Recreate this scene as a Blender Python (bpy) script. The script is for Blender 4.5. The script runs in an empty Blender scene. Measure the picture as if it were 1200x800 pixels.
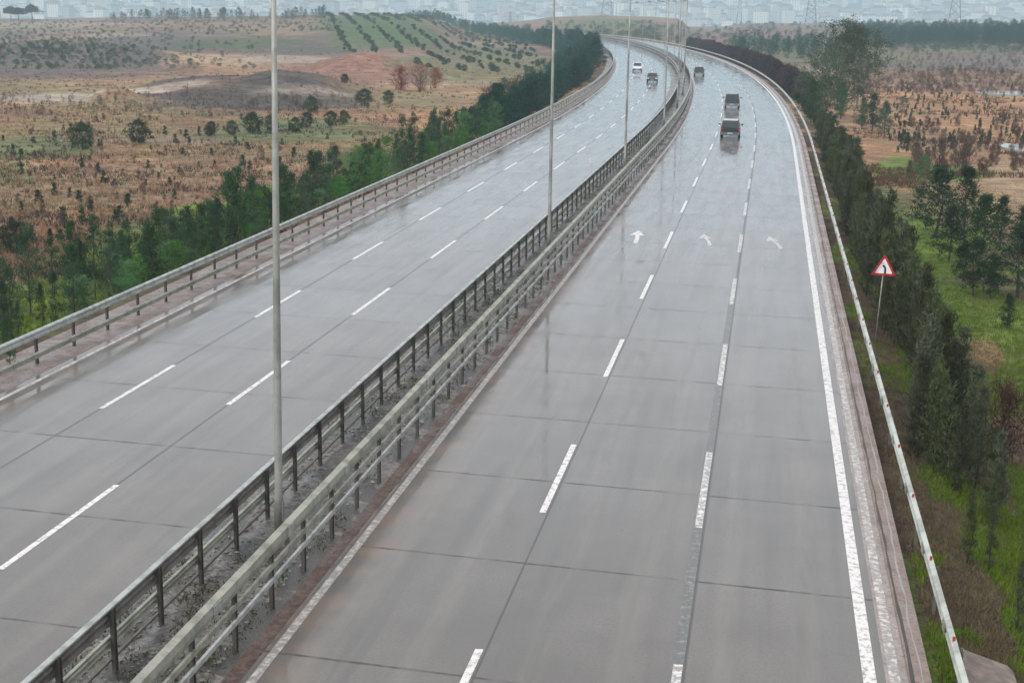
import bpy, math, random
import numpy as np
from mathutils import Vector, Matrix

# ------------------------------------------------------------------ scene, camera, sky, sun, exposure
S = bpy.context.scene
COL = S.collection
CAM_H = 11.78
PITCH, YAW, ROLL, F = math.radians(12.998), math.radians(9.831), math.atan(0.0145), 1700.0

cam_d = bpy.data.cameras.new('camera')
cam_d.sensor_width = 36.0; cam_d.lens = F / 1200.0 * 36.0
cam_d.clip_start = 0.5; cam_d.clip_end = 30000
cam = bpy.data.objects.new('camera', cam_d); COL.objects.link(cam)
_R = Vector((math.cos(YAW), math.sin(YAW), 0))
_Fh = Vector((-math.sin(YAW), math.cos(YAW), 0))
_Fw = _Fh * math.cos(PITCH) - Vector((0, 0, 1)) * math.sin(PITCH)
_Up = _Fh * math.sin(PITCH) + Vector((0, 0, 1)) * math.cos(PITCH)
_r = _R * math.cos(ROLL) + _Up * math.sin(ROLL)
_u = -_R * math.sin(ROLL) + _Up * math.cos(ROLL)
m = Matrix((_r, _u, -_Fw)).transposed().to_4x4(); m.translation = (0, 0, CAM_H)
cam.matrix_world = m
S.camera = cam

SUN_EL, SUN_AZ = math.radians(42), math.radians(215)       # azimuth clockwise from +Y
world = bpy.data.worlds.new('World'); S.world = world; world.use_nodes = True
wn = world.node_tree; wn.nodes.clear()
sky = wn.nodes.new('ShaderNodeTexSky'); sky.sky_type = 'NISHITA'; sky.sun_disc = False
sky.sun_elevation = SUN_EL; sky.sun_rotation = SUN_AZ
sky.air_density = 1.0; sky.dust_density = 4.0; sky.ozone_density = 1.0
hsv = wn.nodes.new('ShaderNodeHueSaturation'); hsv.inputs['Saturation'].default_value = 0.12
bg = wn.nodes.new('ShaderNodeBackground'); bg.inputs['Strength'].default_value = 0.14
wo = wn.nodes.new('ShaderNodeOutputWorld')
mixw = wn.nodes.new('ShaderNodeMix'); mixw.data_type = 'RGBA'; mixw.inputs[0].default_value = 0.65
mixw.inputs[7].default_value = (7.15, 6.8, 6.98, 1)            # flat cloud layer over the clear sky
wn.links.new(sky.outputs[0], hsv.inputs['Color']); wn.links.new(hsv.outputs[0], mixw.inputs[6])
wn.links.new(mixw.outputs[2], bg.inputs['Color']); wn.links.new(bg.outputs[0], wo.inputs['Surface'])

sd = bpy.data.lights.new('sun', 'SUN'); sd.energy = 0.9; sd.angle = math.radians(25); sd.color = (1, .97, .93)
sun = bpy.data.objects.new('sun', sd); COL.objects.link(sun)
sdir = Vector((math.sin(SUN_AZ) * math.cos(SUN_EL), math.cos(SUN_AZ) * math.cos(SUN_EL), math.sin(SUN_EL)))
sun.rotation_euler = sdir.to_track_quat('Z', 'Y').to_euler()

S.view_settings.view_transform = 'Standard'; S.view_settings.look = 'None'
S.view_settings.exposure = 0.68; S.view_settings.gamma = 1.0; S.view_settings.use_curve_mapping = False
S.cycles.max_bounces = 6; S.cycles.diffuse_bounces = 2; S.cycles.glossy_bounces = 3
S.cycles.transparent_max_bounces = 8; S.cycles.volume_bounces = 1
S.cycles.use_denoising = True

random.seed(7); rng = np.random.default_rng(7)
PI = math.pi

# ------------------------------------------------------------------ helpers: objects
def tag(o, label=None, cat=None, group=None, kind=None):
    if label: o['label'] = label
    if cat: o['category'] = cat
    if group: o['group'] = group
    if kind: o['kind'] = kind
    return o
def link(name, data, parent=None, loc=None):
    o = bpy.data.objects.new(name, data); COL.objects.link(o)
    if parent: o.parent = parent
    if loc is not None: o.location = loc
    return o
def empty(name, loc, rz=0.0):
    o = link(name, None, None, loc); o.rotation_euler = (0, 0, rz); o.empty_display_size = .3
    return o
def copy_tree(o, parent=None):
    c = o.copy(); COL.objects.link(c)
    if parent: c.parent = parent
    for ch in [k for k in CH.get(o.name, [])]:
        k = copy_tree(ch, c); CH.setdefault(c.name, []).append(k)
    return c
CH = {}
def part(name, mesh, parent, loc=None):
    o = link(name, mesh, parent, loc); CH.setdefault(parent.name, []).append(o); return o

class MB:
    """collects boxes, tubes, sweeps; builds ONE mesh"""
    def __init__(s): s.v = []; s.f = []; s.mi = []; s.n = 0; s.cur = 0; s.smooth = False; s.sm = []
    def add(s, v, f):
        v = np.asarray(v, float).reshape(-1, 3); s.v.append(v)
        for q in f: s.f.append(tuple(int(i) + s.n for i in q)); s.mi.append(s.cur); s.sm.append(s.smooth)
        s.n += len(v); return s
    def box(s, c, d, rz=0.0):
        x, y, z = d[0] / 2, d[1] / 2, d[2] / 2
        v = np.array([(-x, -y, -z), (x, -y, -z), (x, y, -z), (-x, y, -z), (-x, -y, z), (x, -y, z), (x, y, z), (-x, y, z)])
        if rz:
            c_, s_ = math.cos(rz), math.sin(rz); v = v @ np.array([[c_, s_, 0], [-s_, c_, 0], [0, 0, 1]])
        return s.add(v + np.array(c), [(0, 3, 2, 1), (4, 5, 6, 7), (0, 1, 5, 4), (1, 2, 6, 5), (2, 3, 7, 6), (3, 0, 4, 7)])
    def tube(s, pts, rads, n=8, cap=True):
        pts = [np.asarray(p, float) for p in pts]; V = []; F = []
        for i, p in enumerate(pts):
            a = pts[max(i - 1, 0)]; b = pts[min(i + 1, len(pts) - 1)]
            t = (b - a) / (np.linalg.norm(b - a) + 1e-9)
            u = np.cross(t, (0, 0, 1)) if abs(t[2]) < .95 else np.cross(t, (0, 1, 0)); u /= np.linalg.norm(u); w = np.cross(t, u)
            for k in range(n):
                g = 2 * PI * k / n; V.append(p + rads[i] * (math.cos(g) * u + math.sin(g) * w))
        for i in range(len(pts) - 1):
            for k in range(n):
                a = i * n + k; b = i * n + (k + 1) % n; F.append((a, b, b + n, a + n))
        if cap: F.append(tuple(range(n - 1, -1, -1))); F.append(tuple(range((len(pts) - 1) * n, len(pts) * n)))
        return s.add(V, F)
    def bar(s, a, b, w):
        return s.tube([a, b], [w, w], 4)
    def mesh(s, name, *mats):
        me = bpy.data.meshes.new(name); V = np.concatenate(s.v)
        me.from_pydata(V.tolist(), [], s.f)
        for q in mats: me.materials.append(q)
        me.polygons.foreach_set('material_index', s.mi); me.polygons.foreach_set('use_smooth', s.sm); me.update()
        return me

def tri_mesh(name, V, nper, mats, mi=None, smooth=False):
    """V (N*nper,3): separate polygons with nper corners each"""
    V = np.asarray(V, np.float32).reshape(-1, 3); N = len(V) // nper
    me = bpy.data.meshes.new(name); me.vertices.add(len(V)); me.vertices.foreach_set('co', V.ravel())
    me.loops.add(len(V)); me.loops.foreach_set('vertex_index', np.arange(len(V), dtype=np.int32))
    me.polygons.add(N); me.polygons.foreach_set('loop_start', np.arange(0, len(V), nper, dtype=np.int32))
    me.polygons.foreach_set('loop_total', np.full(N, nper, np.int32))
    for q in mats: me.materials.append(q)
    if mi is not None: me.polygons.foreach_set('material_index', np.asarray(mi, np.int32))
    me.update(); return me

# ------------------------------------------------------------------ helpers: noise
def _hash(ix, iy, seed):
    n = (ix.astype(np.int64) * 374761393 + iy.astype(np.int64) * 668265263 + seed * 1442695041) & 0x7fffffff
    n = ((n ^ (n >> 13)) * 1274126177) & 0x7fffffff
    return ((n ^ (n >> 16)) & 0xffff) / 65535.0
def vnoise(x, y, seed=0):
    x = np.asarray(x, float); y = np.asarray(y, float)
    ix = np.floor(x); iy = np.floor(y); fx = x - ix; fy = y - iy
    fx = fx * fx * (3 - 2 * fx); fy = fy * fy * (3 - 2 * fy)
    a = _hash(ix, iy, seed); b = _hash(ix + 1, iy, seed); c = _hash(ix, iy + 1, seed); d = _hash(ix + 1, iy + 1, seed)
    return (a * (1 - fx) + b * fx) * (1 - fy) + (c * (1 - fx) + d * fx) * fy
def fbm(x, y, seed=0, o=4):
    s = 0; a = .5; t = 0
    for k in range(o): s = s + a * vnoise(x * 2 ** k, y * 2 ** k, seed + k); t += a; a *= .5
    return s / t
def sstep(a, b, x):
    t = np.clip((np.asarray(x, float) - a) / (b - a), 0, 1); return t * t * (3 - 2 * t)

# ------------------------------------------------------------------ plan of the motorway
XC, S0, RAD = -10.2, 125.0, 1800.0        # median centre line: straight to S0, then a long bend to the left
def road_z(s): 
    s = np.asarray(s, float); return -np.where(s > 500, ((s - 500) / 500) ** 2 * 6.0, 0)
def pos(s, t):
    s = np.asarray(s, float); t = np.asarray(t, float)
    a = np.maximum(s - S0, 0) / RAD
    x = np.where(s <= S0, XC + t, XC - RAD + (RAD + t) * np.cos(a))
    y = np.where(s <= S0, s, S0 + (RAD + t) * np.sin(a))
    return x, y
def heading(s): return max(s - S0, 0) / RAD
def to_st(x, y):
    x = np.asarray(x, float); y = np.asarray(y, float)
    cx = XC - RAD; d = np.hypot(x - cx, y - S0)
    a = np.arctan2(y - S0, x - cx)
    s = np.where(y <= S0, y, S0 + RAD * a); t = np.where(y <= S0, x - XC, d - RAD)
    return s, t

# ------------------------------------------------------------------ terrain height
_px = np.array([-900, -200, 0, 60, 130, 200, 300, 380, 450, 500, 525, 560, 600, 640, 700, 760, 790, 802, 845, 862, 1000, 1100, 1200, 1400, 2100])
_cy = np.array([22, 22, 23, 23, 20.5, 20.5, 20, 18.5, 19, 22, 29, 30, 26, 20.5, 18, 20, 22, 32, 32, 28, 28, 33, 35, 37, 40])
_cd = np.array([900, 900, 900, 900, 900, 850, 800, 760, 740, 760, 900, 1100, 1050, 1000, 1000, 1000, 1000, 1300, 1400, 1300, 1300, 1100, 900, 900, 900])
_r0 = np.array([300, 300, 300, 300, 300, 320, 320, 330, 330, 340, 400, 600, 640, 650, 650, 650, 650, 650, 700, 700, 650, 500, 450, 450, 450])
MOUNDS = []   # x, y, rx, ry, h
def ground_z(x, y):
    x = np.asarray(x, float); y = np.asarray(y, float)
    r = np.hypot(x, y) + 1e-6
    az = np.arctan2(x, y) + YAW
    col = 600 + 1745 * np.tan(np.clip(az, -.75, .75))
    yh = 7.5 + .0145 * (col - 600)
    cd = np.interp(col, _px, _cd); cy = np.interp(col, _px, _cy); r0 = np.interp(col, _px, _r0)
    zc = CAM_H - (cy - yh) * .949 / 1700 * cd
    base = -2.6 + .5 * (fbm(x / 37., y / 37., 3, 3) - .5) + .18 * (fbm(x / 5., y / 5., 9, 2) - .5)
    up = sstep(0, 1, (r - r0) / (cd - r0))
    z = base + (zc - base) * up + up * 1.2 * (fbm(x / 90., y / 90., 5, 3) - .5)
    dn = sstep(0, 900, r - cd - 30)
    z = z * (1 - dn) + dn * -38
    far = np.clip((r - 2300) / 5200, 0, 1)
    z = z + far ** 1.1 * 210 + far * 16 * (fbm(x / 700., y / 700., 21, 3) - .5)
    for mx, my, rx, ry, h in MOUNDS:
        z = z + h * (.55 + .9 * fbm(x / 14., y / 14., 61, 4)) * np.exp(-(((x - mx) / rx) ** 2 + ((y - my) / ry) ** 2) ** 1.6)
    s, t = to_st(x, y)
    # motorway embankment
    tt = np.where(t > 0, t - 13.55, -t - 14.7)
    w = 1 - sstep(0, 6.5, tt)
    edge = road_z(s) - .14 - .12 * sstep(-1.2, -.3, -tt)
    w = w * (1 - sstep(980, 1060, s))
    return z * (1 - w) + w * edge
def ray(px, py):
    x = px - 600; y = py - 400; c, s = math.cos(ROLL), math.sin(ROLL)
    ux = c * x + s * y; uy = -s * x + c * y
    fw = F * math.cos(PITCH) - uy * math.sin(PITCH); dn = F * math.sin(PITCH) + uy * math.cos(PITCH)
    return ux * math.cos(YAW) - fw * math.sin(YAW), ux * math.sin(YAW) + fw * math.cos(YAW), -dn
_ts = np.geomspace(15, 9000, 1100)
def hit(px, py):
    """where a sight line meets the terrain"""
    X, Y, Z = ray(px, py); L = math.hypot(X, Y)
    xs = X / L * _ts; ys = Y / L * _ts; zs = CAM_H + Z / L * _ts
    g = ground_z(xs, ys); k = int(np.argmax(zs < g))
    if k == 0: k = len(_ts) - 1
    return xs[k], ys[k], float(g[k])
for px, py, wpx, h in [(290, 106, 130, 2.6), (235, 84, 40, 1.8), (350, 98, 60, 1.2), (60, 66, 130, 3.5), (420, 84, 60, 4.0), (135, 117, 30, 1.4), (500, 90, 60, 1.5), (1120, 92, 120, 1.6)]:
    x, y, z = hit(px, py); d = math.hypot(x, y)
    MOUNDS.append((x, y, wpx * d / 1745, wpx * d / 1745 * .8, h))

# ------------------------------------------------------------------ materials
class NT:
    def __init__(s, name):
        s.m = bpy.data.materials.new(name); s.m.use_nodes = True; s.t = s.m.node_tree; s.t.nodes.clear()
        s.out = s.n('ShaderNodeOutputMaterial'); s.b = s.n('ShaderNodeBsdfPrincipled'); s.l(s.b.outputs[0], s.out.inputs[0])
    def n(s, ty, **k):
        q = s.t.nodes.new(ty)
        for a, b in k.items(): setattr(q, a, b)
        return q
    def l(s, a, b): s.t.links.new(a, b)
    def set(s, sock, v):
        if isinstance(v, bpy.types.NodeSocket): s.l(v, sock)
        else: sock.default_value = v
    def math(s, op, a, b=0.0, c=None):
        q = s.n('ShaderNodeMath', operation=op); s.set(q.inputs[0], a); s.set(q.inputs[1], b)
        if c is not None: s.set(q.inputs[2], c)
        return q.outputs[0]
    def noise(s, vec, scale, detail=4, rough=.55, mapscale=None):
        if mapscale:
            mp = s.n('ShaderNodeMapping'); s.l(vec, mp.inputs[0]); mp.inputs['Scale'].default_value = mapscale; vec = mp.outputs[0]
        q = s.n('ShaderNodeTexNoise'); s.l(vec, q.inputs['Vector']); q.inputs['Scale'].default_value = scale
        q.inputs['Detail'].default_value = detail; q.inputs['Roughness'].default_value = rough; return q.outputs[0]
    def ramp(s, v, a, b, lo=0., hi=1.):
        q = s.n('ShaderNodeMapRange', interpolation_type='SMOOTHSTEP'); s.set(q.inputs[0], v)
        q.inputs[1].default_value = a; q.inputs[2].default_value = b; q.inputs[3].default_value = lo; q.inputs[4].default_value = hi
        return q.outputs[0]
    def mix(s, f, a, b, mode='MIX'):
        q = s.n('ShaderNodeMix', data_type='RGBA', blend_type=mode); s.set(q.inputs[0], f)
        s.set(q.inputs[6], a if isinstance(a, bpy.types.NodeSocket) else (*a, 1)); s.set(q.inputs[7], b if isinstance(b, bpy.types.NodeSocket) else (*b, 1))
        return q.outputs[2]
    def bump(s, h, st=.3, d=.02):
        q = s.n('ShaderNodeBump'); q.inputs['Strength'].default_value = st; q.inputs['Distance'].default_value = d
        s.l(h, q.inputs['Height']); s.l(q.outputs[0], s.b.inputs['Normal'])
    def pos(s): return s.n('ShaderNodeNewGeometry').outputs['Position']
    def obj(s): return s.n('ShaderNodeTexCoord').outputs['Object']
    def fin(s, col=None, rough=.7, metal=0., spec=None, ior=None):
        if col is not None: s.set(s.b.inputs['Base Color'], col if isinstance(col, bpy.types.NodeSocket) else (*col, 1))
        s.set(s.b.inputs['Roughness'], rough); s.set(s.b.inputs['Metallic'], metal)
        if spec is not None: s.b.inputs['Specular IOR Level'].default_value = spec
        if ior: s.b.inputs['IOR'].default_value = ior
        return s.m

def simple(name, col, rough=.6, metal=0., var=.25, scale=3.0, dark=None, spec=None):
    q = NT(name); nz = q.noise(q.obj(), scale, 5)
    d = dark or tuple(c * .55 for c in col)
    c = q.mix(q.ramp(nz, .35, .35 + 2 * var, .0, 1.), d, col)
    return q.fin(c, rough, metal, spec)

# --- wet concrete carriageway (uv: x = lateral metres from the median centre, y = metres along)
def road_material():
    q = NT('wet_concrete'); uv = q.n('ShaderNodeUVMap').outputs[0]
    sp = q.n('ShaderNodeSeparateXYZ'); q.l(uv, sp.inputs[0]); t, s = sp.outputs[0], sp.outputs[1]
    # slightly skewed slab joints, 5.62 m apart
    sk = q.math('SUBTRACT', s, q.math('MULTIPLY', t, -.07))
    ph = q.math('DIVIDE', q.math('ADD', sk, 5.62 * 40 - 1.55), 5.62)
    fr = q.math('FRACT', ph); dj = q.math('MULTIPLY', q.math('MINIMUM', fr, q.math('SUBTRACT', 1.0, fr)), 5.62)
    jn = q.noise(uv, 2.2, 3); wj = q.math('MULTIPLY_ADD', jn, .05, -.002)
    jt = q.ramp(q.math('SUBTRACT', dj, wj), .0, .032, 1., 0.)
    jt = q.math('MULTIPLY', jt, q.ramp(q.noise(uv, 1.6, 3), .35, .6, .2, .9))
    # longitudinal joints at the lane lines
    lj = None
    for tv, w in ((-1 * 5.36, .02), (5.37 + .12, .008), (9.12 + .05, .05), (-8.85, .02)):
        d = q.math('ABSOLUTE', q.math('SUBTRACT', t, tv)); e = q.ramp(d, w, w + .035, 1., 0.)
        lj = e if lj is None else q.math('MAXIMUM', lj, e)
    lj = q.math('MULTIPLY', lj, .6)
    joint = q.math('MAXIMUM', jt, lj)
    # slab to slab tone
    cell = q.n('ShaderNodeCombineXYZ'); q.l(q.math('FLOOR', ph), cell.inputs[1])
    q.l(q.math('FLOOR', q.math('DIVIDE', q.math('ADD', t, .0), 3.7)), cell.inputs[0])
    wn_ = q.n('ShaderNodeTexWhiteNoise'); q.l(cell.outputs[0], wn_.inputs['Vector'])
    big = q.noise(uv, .25, 5, .6); st = q.noise(uv, 1.0, 5, .6, (2.2, .10, 1)); fine = q.noise(uv, 14., 6, .7)
    base = q.mix(q.ramp(big, .3, .7), (.098, .090, .081), (.142, .130, .117))
    base = q.mix(q.math('MULTIPLY', wn_.outputs[0], .28), base, (.10, .10, .095))
    base = q.mix(q.ramp(st, .45, .7, 0., .5), base, (.078, .076, .072))
    base = q.mix(q.ramp(fine, .40, .62, 0., .4), base, (.075, .073, .07))
    # wheel paths, oil strip, tyre soot
    # faint brown dirt towards the edges of each carriageway
    ed = q.math('MINIMUM', q.math('ABSOLUTE', q.math('SUBTRACT', t, 1.6)), q.math('ABSOLUTE', q.math('ADD', t, 12.5)))
    ed = q.ramp(ed, .2, 1.5, 1., 0.)
    base = q.mix(q.math('MULTIPLY', ed, q.ramp(q.noise(uv, .9, 5), .35, .7)), base, (.18, .13, .10))
    blot = q.ramp(q.noise(uv, 5.5, 2, .4), .74, .79, 0., .7)
    base = q.mix(blot, base, (.05, .05, .048))
    base = q.mix(joint, base, (.045, .045, .043))
    rg = q.ramp(q.noise(uv, .7, 5, .6, (1.6, .35, 1)), .3, .72, .10, .30)
    rg = q.math('ADD', rg, q.math('MULTIPLY', fine, .06)); rg = q.math('MAXIMUM', rg, q.math('MULTIPLY', joint, .5))
    q.bump(q.math('ADD', q.noise(uv, 9., 5, .6), q.math('MULTIPLY', joint, -1.2)), .10, .010)
    q.b.inputs['Coat IOR'].default_value = 1.34
    wt = None                                   # wheel tracks: thinner water film, polished concrete
    for tc in (3.4, 7.2, 10.75, -3.9, -7.1, -10.6):
        d = q.math('ABSOLUTE', q.math('SUBTRACT', q.math('ABSOLUTE', q.math('SUBTRACT', q.math('ADD', t, q.math('MULTIPLY', q.math('SUBTRACT', q.noise(uv, .12, 2), .5), .9)), tc)), .82))
        e = q.ramp(d, .08, .42, 1., 0.); wt = e if wt is None else q.math('MAXIMUM', wt, e)
    wt = q.math('MULTIPLY', wt, q.ramp(q.noise(uv, 1.3, 5, .65, (1.5, .12, 1)), .3, .62))
    cr = q.math('ADD', q.ramp(q.noise(uv, .8, 4, .6, (1.5, .3, 1)),   .36, .62, .02, .15), q.math('MULTIPLY', wt, .025))
    q.l(q.math('ADD', cr, q.math('MULTIPLY', fine, .03)), q.b.inputs['Coat Roughness'])
    cw = q.math('MULTIPLY', q.math('SUBTRACT', 1.0, q.math('MULTIPLY', joint, .85)), q.math('SUBTRACT', q.ramp(st, .4, .75, 1., .88), q.math('MULTIPLY', wt, .10)))
    cw = q.math('SUBTRACT', cw, q.ramp(fine, .5, .68, 0, .12)); cw = q.math('MULTIPLY', cw, q.math('MULTIPLY_ADD', wn_.outputs[0], .08, .92))
    q.l(cw, q.b.inputs['Coat Weight'])
    return q.fin(q.mix(q.math('MULTIPLY', wt, .3), base, (.20, .19, .17)), .6, 0, .25)

def dirt_strip_material(name, c1, c2, c3, wet=.35, scale=3., puddle=False):
    q = NT(name); uv = q.n('ShaderNodeUVMap').outputs[0]
    a = q.noise(uv, scale, 6, .65); b = q.noise(uv, scale * 5, 4, .7); c = q.noise(uv, .6, 4)
    col = q.mix(q.ramp(a, .38, .62), c1, c2); col = q.mix(q.ramp(b, .5, .66), col, c3)
    rg = q.ramp(c, .4, .6, wet, .75)
    if puddle:
        pd = q.ramp(q.noise(uv, .55, 3, .5), .50, .53, 0, 1.)
        col = q.mix(pd, col, (.06, .055, .05)); rg = q.math('MULTIPLY_ADD', pd, -(wet - .03) , rg)
        rg = q.math('MAXIMUM', q.math('SUBTRACT', rg, q.math('MULTIPLY', pd, .6)), .04)
    q.bump(q.math('ADD', a, q.math('MULTIPLY', b, .5)), .6, .05)
    return q.fin(col, rg)

def paint_material(name, wear=.35, col=(.72, .72, .70)):
    q = NT(name); p = q.pos(); a = q.noise(p, 6., 6, .7); b = q.noise(p, 30., 3, .7)
    w = q.ramp(q.math('ADD', a, q.math('MULTIPLY', b, .25)), .62 - wear * .3, .75 - wear * .3 + .03, 0., 1.)
    return q.fin(q.mix(w, col, (.26, .25, .235)), q.ramp(a, .3, .7, .25, .5))

def steel(name, col, rough=.42, metal=.55, rust=.3, scale=2.5):
    q = NT(name); p = q.pos(); a = q.noise(p, scale, 6, .65); b = q.noise(p, scale * 9, 3, .6)
    c = q.mix(q.ramp(a, .4, .65), col, tuple(x * .62 for x in col))
    c = q.mix(q.math('MULTIPLY', q.ramp(b, .6, .72), rust), c, (.13, .07, .045))
    q.bump(b, .12, .01)
    return q.fin(c, q.ramp(a, .3, .7, rough, rough + .2), metal)

def leaf_material(name, c1, c2, c3, var=.5, rough=.75, transl=.25):
    q = NT(name); oi = q.n('ShaderNodeObjectInfo'); p = q.obj()
    rnd = q.noise(p, 2.3, 2, .6); f = q.noise(p, 16., 2, .6)
    c = q.mix(q.ramp(rnd, .35, .65), c1, c2)
    c = q.mix(q.ramp(f, .45, .7, 0, .7), c, c3)
    h = q.n('ShaderNodeHueSaturation'); q.l(c, h.inputs['Color'])
    q.l(q.ramp(oi.outputs['Random'], 0, 1, .485, .52), h.inputs['Hue'])
    q.l(q.ramp(oi.outputs['Random'], 0, 1, 1 - var * .6, 1 + var * .6), h.inputs['Value'])
    q.l(q.math('MULTIPLY_ADD', q.math('FRACT', q.math('MULTIPLY', oi.outputs['Random'], 7.3)), .5, .75), h.inputs['Saturation'])
    m_ = q.fin(h.outputs[0], rough, 0, .06)
    tr = q.n('ShaderNodeBsdfTranslucent'); q.l(h.outputs[0], tr.inputs[0]); ms = q.n('ShaderNodeMixShader'); ms.inputs[0].default_value = transl
    q.l(q.b.outputs[0], ms.inputs[1]); q.l(tr.outputs[0], ms.inputs[2]); q.l(ms.outputs[0], q.out.inputs[0])
    return m_

def terrain_material():
    q = NT('field_soil'); p = q.pos(); at = q.n('ShaderNodeVertexColor'); at.layer_name = 'zone'; z = at.outputs[0]
    mul = lambda c: q.mix(1.0, z, c, 'MULTIPLY')
    a = q.noise(p, .22, 6, .7); b = q.noise(p, 1.1, 6, .75, (.35, 1, 1)); c = q.noise(p, .035, 6, .65); d = q.noise(p, 5.0, 5, .75); e = q.noise(p, .5, 5, .7, (.22, 1, 1))
    col = q.mix(q.ramp(b, .44, .58, 0, .85), z, mul((.50, .42, .38)))
    col = q.mix(q.ramp(e, .50, .60, 0, .65), col, mul((.55, .50, .46)))
    col = q.mix(q.ramp(a, .50, .62, 0, .65), col, mul((1.4, 1.36, 1.32)))
    col = q.mix(q.ramp(c, .5, .68, 0, .45), col, mul((.70, .66, .66)))
    col = q.mix(q.ramp(d, .53, .64, 0, .6), col, mul((.36, .33, .28)))
    g = q.noise(p, 19., 4, .75); h = q.noise(p, 1.8, 6, .8)
    col = q.mix(q.ramp(g, .50, .62, 0, .5), col, mul((.42, .40, .34))); col = q.mix(q.ramp(h, .56, .64, 0, .6), col, mul((.40, .42, .32)))
    q.bump(q.math('ADD', b, q.math('MULTIPLY', d, .5)), 1.0, .5)
    return q.fin(col, .85, 0, .2)

M = {}
M['road'] = road_material()
M['median'] = dirt_strip_material('median_dirt', (.08, .070, .064), (.20, .185, .172), (.05, .05, .035), .22, 6., True)
M['gutter'] = dirt_strip_material('gutter_mud', (.06, .036, .028), (.13, .08, .062), (.03, .022, .018), .2, 7.)
M['shoulder'] = dirt_strip_material('shoulder_asphalt', (.24, .21, .195), (.31, .27, .25), (.17, .14, .13), .25, 2.)
M['kerb'] = dirt_strip_material('kerb_concrete', (.20, .15, .13), (.25, .19, .165), (.13, .095, .08), .3, 2.)
M['leftpath'] = dirt_strip_material('path_concrete', (.14, .11, .10), (.24, .20, .18), (.075, .06, .052), .4, 2.)
M['crack'] = simple('crack_tar', (.05, .045, .04), .5)
M['rustline'] = paint_material('rust_line', .75, (.5, .27, .2))
M['paint'] = paint_material('lane_paint', .05, (.66, .64, .62))
M['paint_worn'] = paint_material('worn_lane_paint', .32, (.66, .65, .63))
M['paint_rough'] = paint_material('rough_edge_paint', .42, (.62, .56, .52))
M['sealer'] = paint_material('joint_sealer', .0, (.10, .10, .10))
M['galv'] = steel('galvanised_steel', (.40, .42, .40), .45, .35, .35)
M['galv_warm'] = steel('weathered_steel', (.33, .33, .275), .5, .3, .8)
M['galv_light'] = steel('pale_green_steel', (.47, .49, .44), .4, .25, .1, 1.2)
M['galv_dark'] = steel('dirty_shaded_steel', (.15, .135, .12), .55, .2, .5)  # dark tone holds dirt plus the shade on the left median beam's back
M['post'] = steel('dark_post_steel', (.10, .09, .08), .55, .25, .6)
M['pole'] = steel('lamp_pole_steel', (.33, .33, .30), .5, .3, .2, .8)
M['lamp'] = simple('lamp_housing', (.30, .31, .32), .4)
M['lampglass'] = simple('lamp_glass', (.55, .56, .55), .15)
M['red'] = simple('reflector_red', (.45, .03, .02), .3)
M['concrete'] = simple('old_concrete', (.23, .185, .16), .8, 0, .2, 4.)

M['terrain'] = terrain_material()
M['pine'] = leaf_material('pine_needles', (.035, .072, .035), (.060, .105, .045), (.022, .045, .024), .55)
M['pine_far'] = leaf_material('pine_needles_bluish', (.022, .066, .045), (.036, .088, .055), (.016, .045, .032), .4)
M['cypress'] = leaf_material('conifer_needles', (.060, .072, .036), (.095, .105, .05), (.05, .044, .03), .6)
M['brightleaf'] = leaf_material('fresh_leaves', (.07, .17, .045), (.11, .22, .06), (.045, .10, .03), .4)
M['euca'] = leaf_material('grey_green_leaves', (.06, .082, .05), (.09, .118, .07), (.038, .054, .038), .3)
M['olive'] = leaf_material('olive_leaves', (.05, .08, .042), (.07, .10, .055), (.03, .05, .03), .5)
M['shrub'] = leaf_material('shrub_leaves', (.038, .058, .030), (.06, .08, .038), (.024, .034, .02), .5)
M['brown'] = leaf_material('dry_brown_twigs', (.095, .060, .048), (.13, .085, .065), (.055, .038, .035), .45, .85, .1)
M['redtwig'] = leaf_material('red_bare_twigs', (.30, .11, .08), (.22, .09, .07), (.14, .07, .06), .2, .85, .1)
M['reed'] = leaf_material('dark_brown_reed', (.050, .032, .036), (.072, .045, .046), (.030, .020, .024), .4, .85, .1)
M['straw'] = leaf_material('dry_straw', (.40, .25, .13), (.28, .15, .08), (.22, .15, .08), .2, .85, .2)
M['grass'] = leaf_material('green_grass', (.125, .20, .03), (.18, .225, .045), (.07, .10, .025), .2, .8, .3)
M['dead'] = leaf_material('dead_bank_grass', (.20, .16, .09), (.15, .11, .07), (.12, .12, .05), .2, .85, .2)
M['weed'] = leaf_material('median_weeds', (.06, .08, .03), (.10, .10, .05), (.05, .045, .03), .3)
M['bark'] = simple('grey_bark', (.10, .075, .06), .9, 0, .2, 8.)
M['palebark'] = simple('pale_bark', (.26, .23, .19), .85, 0, .2, 6.)
M['darkbark'] = simple('dark_bark', (.045, .035, .03), .9, 0, .2, 8.)

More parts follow.
